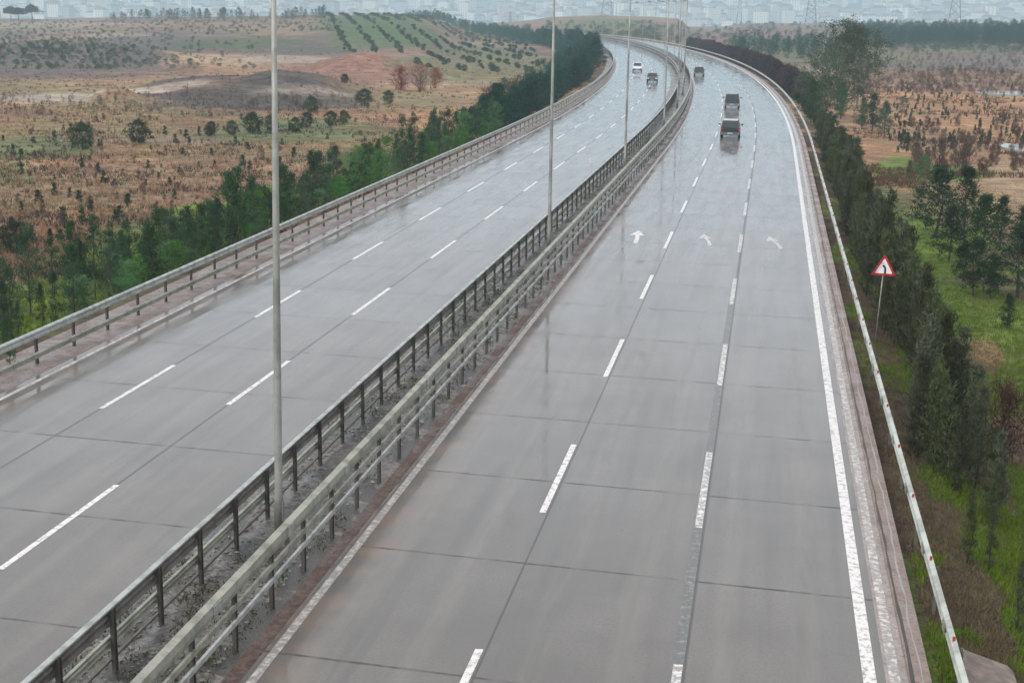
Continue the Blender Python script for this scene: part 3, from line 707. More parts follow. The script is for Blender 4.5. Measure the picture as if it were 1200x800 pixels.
DARK = [(tm, cm.copy()) for tm, cm in PINE]
M['darkneedle'] = leaf_material('dark_needles', (.022, .045, .022), (.038, .066, .030), (.014, .028, .015), .4)
for tm, cm in DARK: cm.materials[0] = M['darkneedle']
LOOSE = tree_kind('loose', range(500, 503), 4.6, 1.2, lambda q: .95 * math.sqrt(max(0, 1 - (2 * q - 1) ** 2)) + .1, 60, 18, .2, .18, M['brightleaf'], M['bark'], .05, 10, .9, aspect=2.4, lump=.45)
MIXED = [(tm, cm.copy()) for tm, cm in LOOSE]
for tm, cm in MIXED: cm.materials[0] = M['euca']
BARE = tree_kind('bare', range(600, 604), 2.4, .2, lambda q: .95 * (.35 + .65 * q) * (1.1 - q ** 4), 46, 12, .5, .16, M['brown'], M['darkbark'], .05, 16, 1.1, inner=.1, aspect=14., up=1.4, lup=1.3, trunk_h=.8)
REDB = [(tm, cm.copy()) for tm, cm in BARE]
for tm, cm in REDB: cm.materials[0] = M['redtwig']
REED = tree_kind('reed', range(640, 644), 4.2, .1, lambda q: .95 * (1 - q ** 4) + .12, 90, 22, .7, .2, M['reed'], M['darkbark'], .05, 10, .6, inner=.1, aspect=9., up=3., lup=2., use_dir=False)
SAP = tree_kind('sapling', range(660, 664), 2.0, .15, lambda q: .42 * (1 - q ** 1.5) + .05, 34, 14, .26, .09, M['shrub'], M['darkbark'], .03, 6, .4, aspect=3.5, up=1.)
UMB = tree_kind('umbrella', range(680, 682), 7.5, 4.6, lambda q: 4.2 * math.sqrt(max(0, 1 - q ** 1.5)), 160, 18, .8, .5, M['shrub'], M['bark'], .28, 9, 3.2, inner=.2, aspect=2.2, trunk_start=.6)
BIG = tree_kind('tall', range(700, 702), 12.5, 1.8, lambda q: (4.0 * math.sqrt(max(0, 1 - (2 * q - 1.02) ** 2)) + .6), 270, 32, .36, .40, M['euca'], M['palebark'], .26, 22, 3.4, inner=.15, aspect=3.2, lump=.55, up=-.3, lup=.9, trunk_start=.12)

def plant(kind, name, x, y, h_scale, label, cat, group=None, w=1., one=False, z=None, ref=0):
    z = float(ground_z(x, y)) if z is None else z
    tm, cm = kind[random.randrange(len(kind))] if ref is None or ref == 0 else kind[ref % len(kind)]
    rz = random.random() * 2 * PI
    if one:
        o = link(name, cm, None, (x, y, z - .1)); o.rotation_euler = (0, 0, rz); o.scale = (h_scale * w, h_scale * w, h_scale); tag(o, label, cat, group); return o
    o = empty(name, (x, y, z), rz); o.scale = (h_scale * w, h_scale * w, h_scale); tag(o, label, cat, group)
    part('trunk', tm, o); part('crown', cm, o); return o
def at(kind, name, px, py, hpx, base_h, label, cat, group=None, w=1., one=False):
    """stand a plant on the ground where the sight line meets it; hpx is its height at that distance"""
    x, y, z = hit(px, py); d = math.hypot(x, y) / math.cos(math.atan2(x, y) + YAW); hm = hpx * d * 1.03 / 1700.
    return plant(kind, name, x, y, hm / base_h, label, cat, group, w, one)

# left belt of pines: from near the camera right round the bend
G_LP = 'young pines planted along the left guardrail'
lp = [(37.5, -18.6, .92), (40.5, -16.9, .85), (42.0, -19.4, 1.0), (46.5, -17.1, .7), (46.0, -20.2, 1.05), (49.5, -18.0, .8), (52.0, -20.0, 1.0), (55.0, -17.8, .9), (54.5, -21.4, .95), (58.5, -19.2, .95), (43.5, -21.8, .9), (60.5, -17.2, .6)]
near_lab = ['dark bushy pine at the left edge of the photo behind the left guardrail', 'small pine nearest the left guardrail at the left edge of the photo', 'pine behind the small one nearest the left guardrail',
    'low pine close behind the left guardrail, in front of two taller ones', 'tallest pine of the near left group, set back on the grass', 'low pine close to the guardrail, right of the tallest near one', 'broad pine set back on the grass, right of the tallest near one',
    'pine close to the guardrail where the near left group thins out', 'pine furthest back in the near left group by the straw field', 'pine at the right end of the near left group', 'pine set back on the straw edge above the near left group', 'smallest pine at the right end of the near left group by the guardrail']
for i, (s_, t_, hs) in enumerate(lp):
    x, y = pos(s_, t_)
    plant(YP, 'pine_tree', float(x), float(y), hs * .9, near_lab[i], 'pine tree', G_LP, random.uniform(.85, 1.1))
for s_ in np.arange(62, 150, .8):
    t_ = -16.6 - random.random() ** .8 * (3.0 + (s_ - 62) * .05); x, y = pos(s_ + random.uniform(-.5, .5), t_)
    q = random.random() * 1.2
    if q < .2: plant(LOOSE, 'leafy_sapling', float(x), float(y), random.uniform(.5, .8), 'bright green leafy young tree among the pines behind the left guardrail', 'young tree', 'leafy saplings among the left pines')
    else: plant(YP, 'pine_tree', float(x), float(y), random.uniform(.55, 1.08), ('dark green pine in the belt behind the left guardrail, left of the nearest lamp post' if s_ < 75 else 'dark pine in the belt behind the left guardrail, just right of the nearest lamp post' if s_ < 105 else 'dark green pine in the belt left of the second nearest lamp post'), 'pine tree', G_LP, random.uniform(.7, 1.0))
for s_ in np.arange(150, 600, 2.9):
    for dup_ in range(1 + (s_ < 330)):
        t_ = -16.8 - random.random() * (4.5 if s_ < 260 else 6.5); x, y = pos(s_ + random.uniform(-1.5, 1.5), t_)
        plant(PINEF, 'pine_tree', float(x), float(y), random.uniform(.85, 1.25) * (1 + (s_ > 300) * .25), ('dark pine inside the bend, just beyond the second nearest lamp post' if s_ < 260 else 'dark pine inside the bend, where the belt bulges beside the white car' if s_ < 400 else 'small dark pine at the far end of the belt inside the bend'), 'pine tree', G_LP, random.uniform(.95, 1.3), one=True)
for k in range(70):
    s_ = random.uniform(56, 150); x, y = pos(s_, -16.2 - random.random() * 2.6)
    plant(LOOSE, 'leafy_sapling', float(x), float(y), random.uniform(.2, .42), 'low bright green leafy bush in front of the left pine belt', 'bush', 'leafy bushes in front of the left pines', 1.3, one=True)
for px, py, hp, w, lb in [(4, 402, 100, 1.2, 'dark pine cut by the left edge of the photo'), (36, 372, 98, 1.1, 'dark round headed pine second from the left edge'), (62, 345, 62, .8, 'slim pine between the second and third large pines from the left edge'),
    (86, 356, 88, 1.2, 'broad dark pine third from the left edge'), (112, 352, 92, 1.1, 'tall pine fourth from the left edge'), (133, 342, 74, 1.0, 'pine fifth from the left edge with a leaning top'), (152, 338, 74, 1.0, 'pine sixth from the left edge'),
    (176, 326, 62, 1.1, 'bushy pine seventh from the left edge'), (196, 318, 66, 1.0, 'pine eighth from the left edge, where the belt becomes dense'), (215, 308, 56, 1.0, 'pine ninth from the left edge at the start of the dense belt'), (12, 440, 60, .9, 'low pine at the left edge just above the guardrail')]:
    at(YP, 'pine_tree', px, py, hp, 4.2, lb, 'pine tree', G_LP, w * .82)
for k in range(34):
    s_ = random.uniform(36, 84); x, y = pos(s_, -16.3 - random.random() * (3.0 if s_ < 60 else 4.5))
    plant(YP, 'pine_tree', float(x), float(y), random.uniform(.45, .85), 'slender young pine standing among the larger ones behind the near left guardrail', 'pine tree', G_LP, random.uniform(.5, .7))
def mass(name, kinds, pts, label, cat, mat=None):
    """many plants nobody could count, merged in ONE mesh"""
    Vs = []
    for x, y, sc in pts:
        cm = kinds[random.randrange(len(kinds))][1]; key = cm.name
        if key not in _mc:
            a = np.zeros(len(cm.vertices) * 3, np.float32); cm.vertices.foreach_get('co', a); _mc[key] = a.reshape(-1, 3)
        a = _mc[key].reshape(-1, 3, 3); a = a[rng.random(len(a)) < .35].reshape(-1, 3); g = random.random() * 6.28; c_, s_ = math.cos(g), math.sin(g)
        a = a @ np.array([[c_, s_, 0], [-s_, c_, 0], [0, 0, 1]]) * np.array([sc * 1.15, sc * 1.15, sc]); Vs.append(a + np.array([x, y, float(ground_z(x, y)) - .1]))
    me = tri_mesh(name, np.concatenate(Vs), 3, [mat or kinds[0][1].materials[0]]); o = link(name, me); tag(o, label, cat, kind='stuff'); return o
_mc = {}
pts = []
for k in range(330):
    s_ = random.uniform(560, 1080); x, y = pos(s_, -17 - random.random() * 16); pts.append((float(x), float(y), random.uniform(.9, 1.5)))
for k in range(170):
    s_ = random.uniform(190, 620); x, y = pos(s_, -20 - random.random() * 5); pts.append((float(x), float(y), random.uniform(.8, 1.3)))
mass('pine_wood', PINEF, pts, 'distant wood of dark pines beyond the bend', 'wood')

# right hedge-like row of narrow conifers
G_RC = 'narrow conifers in the dense row behind the right guardrail'
for s_ in np.arange(37.5, 142, .45):
    t_ = T(4.6) + random.random() * 1.9; t_ = max(t_, T(5.75)) if 44 < s_ < 55.5 else t_; x, y = pos(s_ + random.uniform(-.4, .4), t_)
    sc = random.uniform(.5, .98) * (.82 if s_ < 43 else 1) * (1 - .25 * sstep(100, 142, s_))
    plant(CYP, 'conifer_tree', float(x), float(y), float(sc), ('narrow dark conifer in front of the warning sign, at the near end of the row' if s_ < 53 else 'narrow dark conifer in the close row just past the warning sign' if s_ < 80 else 'narrow dark conifer in the middle of the row past the warning sign' if s_ < 110 else 'narrow dark conifer at the far thinner end of the row behind the right guardrail'), 'conifer', G_RC, random.uniform(.9, 1.25))
for i, (px, py, hp, lb) in enumerate([(1133, 662, 85, 'small thin conifer standing alone below the conifer row on the right bank'), (1158, 672, 75, 'slim dark conifer beside the small one near the lower right edge'), (1192, 745, 85, 'dark conifer cut by the right edge near the bottom corner')]):
    at(CYP, 'conifer_tree', px, py, hp, 4.2, lb, 'conifer', 'single conifers on the right bank', .8)

# loose dark trees on the green field to the right
G_RT = 'dark bushy trees standing on the green field to the right'
for px, py, hp, w, lb in [
    (1078, 250, 55, .6, 'slender bright topped tree on the green field just left of the dark clump'), (1096, 278, 72, 1.15, 'broad dark tree at the left of the clump on the green field'), (1130, 268, 62, .9, 'dark tree in the middle of the clump beside the broad one'),
    (1112, 308, 58, 1., 'dark tree low in front of the clump with a bare trunk'), (1150, 300, 62, 1., 'dark tree in the right half of the clump'), (1172, 290, 52, .9, 'rounded dark tree at the right of the clump by the straw slope'),
    (1140, 348, 60, .8, 'tall dark tree standing in front of the clump on the green grass'), (1160, 352, 48, .8, 'smaller dark tree touching the tall front one'), (1192, 350, 75, 1.2, 'big dark tree cut by the right edge of the photo'), (1180, 385, 36, .8, 'low dark bush under the tree at the right edge'), (1198, 300, 50, 1., 'dark tree at the right edge behind the big one'),
    (1128, 330, 40, .9, 'low dark shrub between the front tree and the clump')]:
    at(LOOSE if 'bright' in lb else DARK, 'field_tree', px, py, hp, 4.2, lb, 'tree', G_RT, w * 1.25)

# tall loose tree and its neighbours, behind the right guardrail
at(BIG, 'tall_tree', 985, 138, 103, 12.5, 'tall loose grey-green tree rising above the fields beyond the right guardrail', 'tree', None, .72)
at(BIG, 'tall_tree', 964, 142, 74, 12.5, 'dense dark tree leaning on the left side of the tall loose one', 'tree', None, .85)
at(BIG, 'tall_tree', 1004, 128, 84, 12.5, 'lower tree leaning on the right side of the tall loose one', 'tree', None, .8)
for px, py, hp, w, lb in [(950, 145, 50, 1., 'dark green tree at the left foot of the tall loose tree'), (965, 142, 45, 1.1, 'bushy tree directly below the tall loose tree'), (985, 140, 40, 1., 'small dark tree at the right foot of the tall loose tree'),
                          (1022, 155, 42, 1.1, 'fresh green tree to the right of the tall loose tree'), (1036, 160, 38, .9, 'slim green tree next to the fresh green one'), (1010, 152, 34, .9, 'green bush between the tall tree and the fresh green tree'), (1062, 180, 22, 1., 'dark small tree on the edge of the green field'), (1056, 140, 22, 1.2, 'olive bush beyond the fresh green trees')]:
    at(MIXED if 'bushy' in lb or 'olive' in lb else PINE, 'field_tree', px, py, hp, 4.4, lb, 'tree', 'trees around the tall tree', w)
for k in range(60):
    s_ = random.uniform(140, 235); x, y = pos(s_, T(5.5) + random.random() * 4); plant(SAP, 'roadside_shrub', float(x), float(y), random.uniform(.4, .9), 'small dull green shrub on the bank behind the right guardrail', 'shrub', 'shrubs on the right bank', 1.8, one=True)

# dark brown reed hedge along the outside of the bend
for s_ in np.arange(222, 470, 1.75):
    x, y = pos(s_ + random.uniform(-.5, .5), T(6.2) + random.random() * 2.0)
    plant(REED, 'brown_bush', float(x), float(y), random.uniform(.85, 1.1), ('dark brown leafless bush at the near end of the hedge, by the tall loose tree' if s_ < 290 else 'dark brown leafless bush in the far part of the hedge outside the bend'), 'bush', 'brown hedge along the outer guardrail', 1.3, one=True)

# round shrubs on the left field
G_RS = 'round dark shrubs on the left field'
for px, py, hp, lb in [(97, 176, 27, 'large round dark shrub, the leftmost on the straw field'), (163, 169, 25, 'round dark shrub to the right of the leftmost large one'), (248, 159, 14, 'small round shrub left of the row by the near lamp post'), (272, 159, 15, 'small round shrub second in the row by the near lamp post'),
    (296, 157, 22, 'darker round shrub in the row left of the near lamp post'), (318, 154, 17, 'round shrub touching the near lamp post on its left'), (346, 156, 16, 'round shrub just right of the near lamp post'), (360, 150, 16, 'round shrub among green tufts right of the near lamp post'), (388, 149, 16, 'round shrub third to the right of the near lamp post'),
    (365, 132, 17, 'dark shrub standing behind the shrub row'), (403, 146, 14, 'shrub close to the pine belt on the straw field'), (427, 125, 19, 'dark reddish shrub above the pine belt'), (455, 122, 14, 'dark shrub right of the reddish one above the pine belt'), (404, 98, 10, 'tiny dark cone shaped shrub on the red mound'),
    (20, 300, 34, 'dark shrub on the straw slope at the left edge'), (245, 160, 10, 'tiny shrub at the foot of the small round one')]:
    at(ROUND, 'round_shrub', px, py, hp, 3.2, lb, 'shrub', G_RS, .85)
# red leafless bushes
for px, py, hp, w, lb in [(470, 106, 26, 1.4, 'red leafless bush at the left of the red clump'), (492, 108, 30, 1.5, 'red leafless bush in the middle of the red clump'), (510, 104, 22, 1.3, 'red leafless bush at the right of the red clump'),
    (575, 130, 30, 1.4, 'brownish red bare tree behind the pine belt, left one'), (598, 128, 34, 1.4, 'brownish red bare tree behind the pine belt, tallest'), (618, 122, 26, 1.4, 'brownish red bare tree behind the pine belt, right one')]:
    at(REDB if px < 540 else BARE, 'bare_bush', px, py, hp, 2.4, lb, 'bare bush', 'red leafless bushes', w)
# umbrella pines on the skyline
for px, py, hp, lb in [(13, 25, 13, 'flat topped pine on the skyline at the far left'), (22, 25, 12, 'flat topped pine touching the far left one on the skyline'), (38, 24, 14, 'flat topped pine on the skyline right of the pair')]:
    at(UMB, 'umbrella_pine', px, py, hp, 7.5, lb, 'pine tree', 'flat topped pines on the skyline')

# dry shrubs and saplings scattered on the straw field, left
def scatter_px(n, x0, x1, y0, y1, test=None, p=1.):
    out = []; k = 0
    while len(out) < n and k < n * 30:
        k += 1; px = random.uniform(x0, x1); py = y0 + (y1 - y0) * random.random() ** p
        if test and not test(px, py): continue
        x, y, z = hit(px, py); s_, t_ = to_st(x, y)
        if -23 < float(t_) < 15.5: continue
        out.append((px, py, x, y))
    return out
for px, py, x, y in scatter_px(170, 0, 560, 118, 290, lambda a, b: b < 330 - a * .40):
    plant(BARE, 'dry_shrub', x, y, random.uniform(.12, .36), 'small dry brown shrub on the straw coloured field at left', 'dry shrub', 'dry shrubs on the left field', 1., one=True)
for px, py, x, y in scatter_px(70, 0, 420, 150, 290, lambda a, b: b < 330 - a * .40):
    plant(SAP, 'field_sapling', x, y, random.uniform(.25, .6), 'small dark green sapling on the straw coloured field at left', 'sapling', 'green saplings on the left field', 1.1, one=True)
for px, py, x, y in scatter_px(75, 1060, 1200, 145, 215, lambda a, b: b < 215 - (a - 1060) * .1):
    plant(BARE, 'dry_shrub', x, y, random.uniform(.35, .75), 'reddish brown leafless shrub on the orange slope at right', 'dry shrub', 'leafless shrubs on the right slope', .8, one=True)
for px, py, x, y in scatter_px(190, 1040, 1200, 100, 180):
    plant(SAP, 'field_sapling', x, y, random.uniform(.28, .6), 'small dark sapling in the planted rows on the right slope', 'sapling', 'planted saplings on the right slope', 1., one=True)
at(BARE, 'bare_tree', 1127, 206, 45, 2.4, 'reddish leafless tree at the upper edge of the green field on the right', 'bare tree', None, 1.)
at(BARE, 'bare_tree', 1100, 210, 42, 2.4, 'thin leafless tree left of the reddish one on the green field', 'bare tree', None, .6)
at(BARE, 'bare_tree', 1172, 545, 90, 2.4, 'thorny leafless bush on the red soil at the right edge', 'bare bush', None, 1.)

# orchard rows on the hill to the left
cnt = 0; rest = []
hd_ = -YAW - math.atan(250 / 1745.)
ux, uy = math.sin(hd_), math.cos(hd_)
cx, cy, _ = hit(470, 60)
orch = []
for i in range(-28, 40):
    for j in range(-40, 80):
        x = cx + uy * i * 7.6 + ux * j * 5.5 + random.gauss(0, .6); y = cy - ux * i * 7.6 + uy * j * 5.5 + random.gauss(0, .6)
        r = math.hypot(x, y); s_, t_ = to_st(x, y)
        if float(t_) > -30 or r < 330 or r > 830: continue
        col = 600 + 1745 * math.tan(math.atan2(x, y) + YAW)
        if not (375 < col < 660): continue
        if r < 420 and col < 480: continue
        if random.random() < .12 or fbm(x / 30., y / 30., 171, 3) < .36: continue
        orch.append((r, x, y))
orch.sort()
for r, x, y in orch[:280]:
    plant(OLIVE, 'orchard_tree', x, y, random.uniform(.28, .55), 'small round orchard tree in the planted rows on the left hillside', 'orchard tree', 'orchard rows on the left hillside', 1.05, one=True)
mass('orchard', OLIVE, [(x, y, random.uniform(.35, .7)) for r, x, y in orch[280:1500]], 'far rows of small orchard trees near the top of the left hill', 'orchard')

# scrub that nobody could count: far fields
def wscatter(n, x0, x1, y0, y1, lo, hi, test=None):
    return [(x, y, random.uniform(lo, hi)) for px, py, x, y in scatter_px(n, x0, x1, y0, y1, test)]
mass('scrub', OLIVE, wscatter(1100, -20, 400, 24, 82, .18, .45, lambda a, b: not (130 + random.random() ** 2 * 190 < a and b > 38)), 'low dark scrub speckling the far left fields', 'scrub')
mass('scrub', BARE, wscatter(260, 0, 420, 112, 135, .2, .45), 'brown low scrub on the nearer left fields', 'scrub')
mass('scrub', OLIVE, wscatter(600, 640, 1200, 28, 62, .5, 1.2), 'scrub and small trees on the far hills behind the bend', 'scrub')
mass('scrub', BARE, wscatter(600, 1010, 1200, 62, 112, .3, .7), 'brown scrub on the far right fields', 'scrub')
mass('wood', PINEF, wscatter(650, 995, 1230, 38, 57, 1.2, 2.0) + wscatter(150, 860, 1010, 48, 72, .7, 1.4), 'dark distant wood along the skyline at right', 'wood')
mass('skyline_trees', PINEF, wscatter(90, 130, 380, 22, 25, .7, 1.5), 'line of small trees along the left skyline', 'trees')

# grass and straw tufts
def tufts(name, n, x0, x1, y0, y1, size, mat, label, test=None, blades=6):
    P = []; bx = rng.uniform(x0, x1, n); by = rng.uniform(y0, y1, n)
    # uniform over the seen slope: sight lines to a plane, then dropped on the terrain
    X = []; Y = []
    for a, b in zip(bx, by):
        rx, ry, rz = ray(a, b); t = (-2.6 - CAM_H) / rz; X.append(rx * t); Y.append(ry * t)
    X = np.array(X) + rng.normal(0, .3, n); Y = np.array(Y) + rng.normal(0, .3, n); s_, t_ = to_st(X, Y); ok = (t_ > 13.9) | (t_ < -15.1)
    if test is not None: ok &= test(X, Y)
    X = X[ok]; Y = Y[ok]; Z = ground_z(X, Y); C = np.stack([X, Y, Z], 1); n = len(C)
    c = np.repeat(C, blades, 0); m_ = len(c); c[:, :2] += rng.normal(0, size * .45, (m_, 2)); d = rng.normal(0, .5, (m_, 3)); d[:, 2] = 1; d /= np.linalg.norm(d, axis=1, keepdims=True)
    w = np.cross(d, rng.normal(0, 1, (m_, 3))); w /= np.linalg.norm(w, axis=1, keepdims=True); L = size * (.5 + rng.random((m_, 1)))
    V = np.stack([c - w * L * .10, c + w * L * .10, c + d * L], 1).reshape(-1, 3)
    o = link(name, tri_mesh(name, V, 3, [mat])); tag(o, label, 'grass', kind='stuff')
def green_here(X, Y):
    C = zone_colour(X, Y); return C[:, 1] > C[:, 0] * 1.05
tufts('grass', 26000, 950, 1215, 200, 1100, .15, M['grass'], 'green grass and weeds on the right bank and field', green_here, 6)
tufts('dead_grass', 14000, 950, 1215, 120, 1100, .11, M['dead'], 'dry grass on the right bank and field', lambda X, Y: ~green_here(X, Y), 5)
tufts('grass', 12000, -20, 520, 180, 440, .2, M['grass'], 'green grass behind the left guardrail', green_here, 6)
tufts('dead_grass', 11000, -20, 560, 125, 330, .30, M['straw'], 'straw coloured dry grass over the left field', lambda X, Y: ~green_here(X, Y), 5)
tufts('scrub_grass', 10000, -20, 640, 60, 330, .34, M['brown'], 'dark brown scrub grass mottling the left plain', lambda X, Y: fbm(X / 9., Y / 5., 141, 4) > .5, 6)
tufts('scrub_grass', 6000, -20, 640, 60, 330, .32, M['shrub'], 'dull green scrub grass mottling the left plain', lambda X, Y: fbm(X / 11., Y / 6., 151, 4) > .54, 6)
tufts('scrub_grass', 7000, 1000, 1215, 62, 220, .36, M['brown'], 'dark brown scrub grass mottling the right slope', lambda X, Y: fbm(X / 9., Y / 6., 161, 4) > .54, 6)
tufts('litter', 22000, 960, 1215, 330, 1100, .10, M['dead'], 'dead stalks and leaf litter on the right bank', None, 6)
# weeds in the median
rs = np.random.default_rng(5); ss_ = 14 + rs.random(2200) ** 1.5 * 130; tt_ = rs.uniform(T(-12.2), T(-9.2), 2200); keep = fbm(ss_ / 3., tt_ / 1.2, 77, 3) > .5
X, Y = pos(ss_[keep], tt_[keep]); C = np.stack([X, Y, np.full(len(X), .12)], 1)
o = link('weeds', tri_mesh('weeds', leaves(C, .09, 16, rs, .10, .8, 2.6), 3, [M['weed']])); tag(o, 'low weeds growing in the stony median', 'weeds', kind='stuff')
# stones in the median
mb = MB(); ico = np.array([(1, 0, 0), (-1, 0, 0), (0, 1, 0), (0, -1, 0), (0, 0, 1), (0, 0, -1)], float); fc = [(0, 2, 4), (2, 1, 4), (1, 3, 4), (3, 0, 4), (2, 0, 5), (1, 2, 5), (3, 1, 5), (0, 3, 5)]
for k in range(4200):
    s_ = 14 + random.random() ** 1.6 * 110; x, y = pos(s_, random.uniform(T(-12.2), T(-9.3))); r = random.uniform(.02, .06)
    mb.add(ico * r * (np.array([1, 1, .6]) * np.random.default_rng(k).uniform(.7, 1.4, 3)) + np.array([float(x), float(y), .11]), fc)
o = link('gravel', mb.mesh('gravel', simple('gravel_stone', (.27, .255, .24), .4))); tag(o, 'loose pale stones strewn on the median', 'gravel', kind='stuff')

# ponds
def pond(px, py, wpx, l, label):
    x, y, z = hit(px, py); d = math.hypot(x, y); w = wpx * d / 1745; mb = MB(); P = []
    for k in range(28):
        a = 2 * PI * k / 28; q = 1 + .3 * (float(vnoise(math.cos(a) * 2 + px, math.sin(a) * 2, 4)) - .5) * 2; P.append((x + w * q * math.cos(a), y + l * q * math.sin(a), z + .25))
    P2 = [(a, b, c - 1.) for a, b, c in P]; n = 28
    mb.add(P + P2, [tuple(range(n))] + [(k, k + n, (k + 1) % n + n, (k + 1) % n) for k in range(n)])
    q = NT('pond_water'); q.bump(q.noise(q.pos(), 3., 3), .05, .02); o = link('water', mb.mesh('water', q.fin((.30, .28, .25), .12, 0))); tag(o, label, kind='structure')
pond(1195, 176, 16, 4.5, 'pale puddle on the straw slope at the right edge'); pond(1178, 110, 30, 7., 'pale strip of standing water on the far right field')

# ------------------------------------------------------------------ pylons on the skyline
def pylon(px, py, H_, label, d_force=None, wide=6.0):
    x, y, z = hit(px, py)
    if d_force:
        rx, ry, rz = ray(px, py); L = math.hypot(rx, ry); x, y = rx / L * d_force, ry / L * d_force; z = float(ground_z(x, y))
    root = empty('power_pylon', (x, y, z - 1), random.uniform(-.3, .3)); tag(root, label, 'pylon', 'power pylons on the skyline'); mt = M['pylon']
    b = MB(); N = 9; wd = lambda q: wide / 2 * (1 - q) ** 1.3 + .55
    for sx in (-1, 1):
        for sy in (-1, 1):
            for k in range(N): q0, q1 = k / N, (k + 1) / N; b.bar((sx * wd(q0), sy * wd(q0), q0 * H_), (sx * wd(q1), sy * wd(q1), q1 * H_), .17)
    for k in range(N):
        q0, q1 = k / N, (k + 1) / N
        for a in range(4):
            c = [(-1, -1), (1, -1), (1, 1), (-1, 1)]; p, r = c[a], c[(a + 1) % 4]
            b.bar((p[0] * wd(q0), p[1] * wd(q0), q0 * H_), (r[0] * wd(q1), r[1] * wd(q1), q1 * H_), .10); b.bar((r[0] * wd(q0), r[1] * wd(q0), q0 * H_), (p[0] * wd(q1), p[1] * wd(q1), q1 * H_), .10)
    part('tower', b.mesh('tower', mt), root)
    for k, (q, L) in enumerate(((.68, 7.), (.80, 8.5), (.92, 6.))):
        b = MB(); zz = q * H_
        for sg in (-1, 1):
            for o_ in (-1, 1): b.bar((sg * .6, o_ * .6, zz), (sg * L, 0, zz + .3), .12); 
            b.bar((sg * .6, 0, zz + 2.2), (sg * L, 0, zz + .4), .12); b.bar((sg * L, 0, zz + .3), (sg * L, 0, zz - 1.8), .10)
        part('crossarm', b.mesh('crossarm', mt), root)
M['pylon'] = simple('pylon_steel', (.16, .18, .20), .6)
pylon(950, 27, 42, 'lattice pylon right of the motorway bend, above the tall loose tree', 1150, 8)
pylon(1118, 33, 46, 'lattice pylon on the right skyline over the dark wood', 1000, 8)
pylon(866, 28, 34, 'slim lattice pylon between the bend and the tall tree', 1500, 5)
pylon(711, 18, 40, 'lattice pylon on the hill straight above the bend', 1150, 8)
pylon(598, 25, 30, 'slim distant lattice pylon above the left end of the central hill', 1600, 4)
pylon(906, 28, 26, 'faint slim pylon just left of the tall tree skyline', 1900, 4)

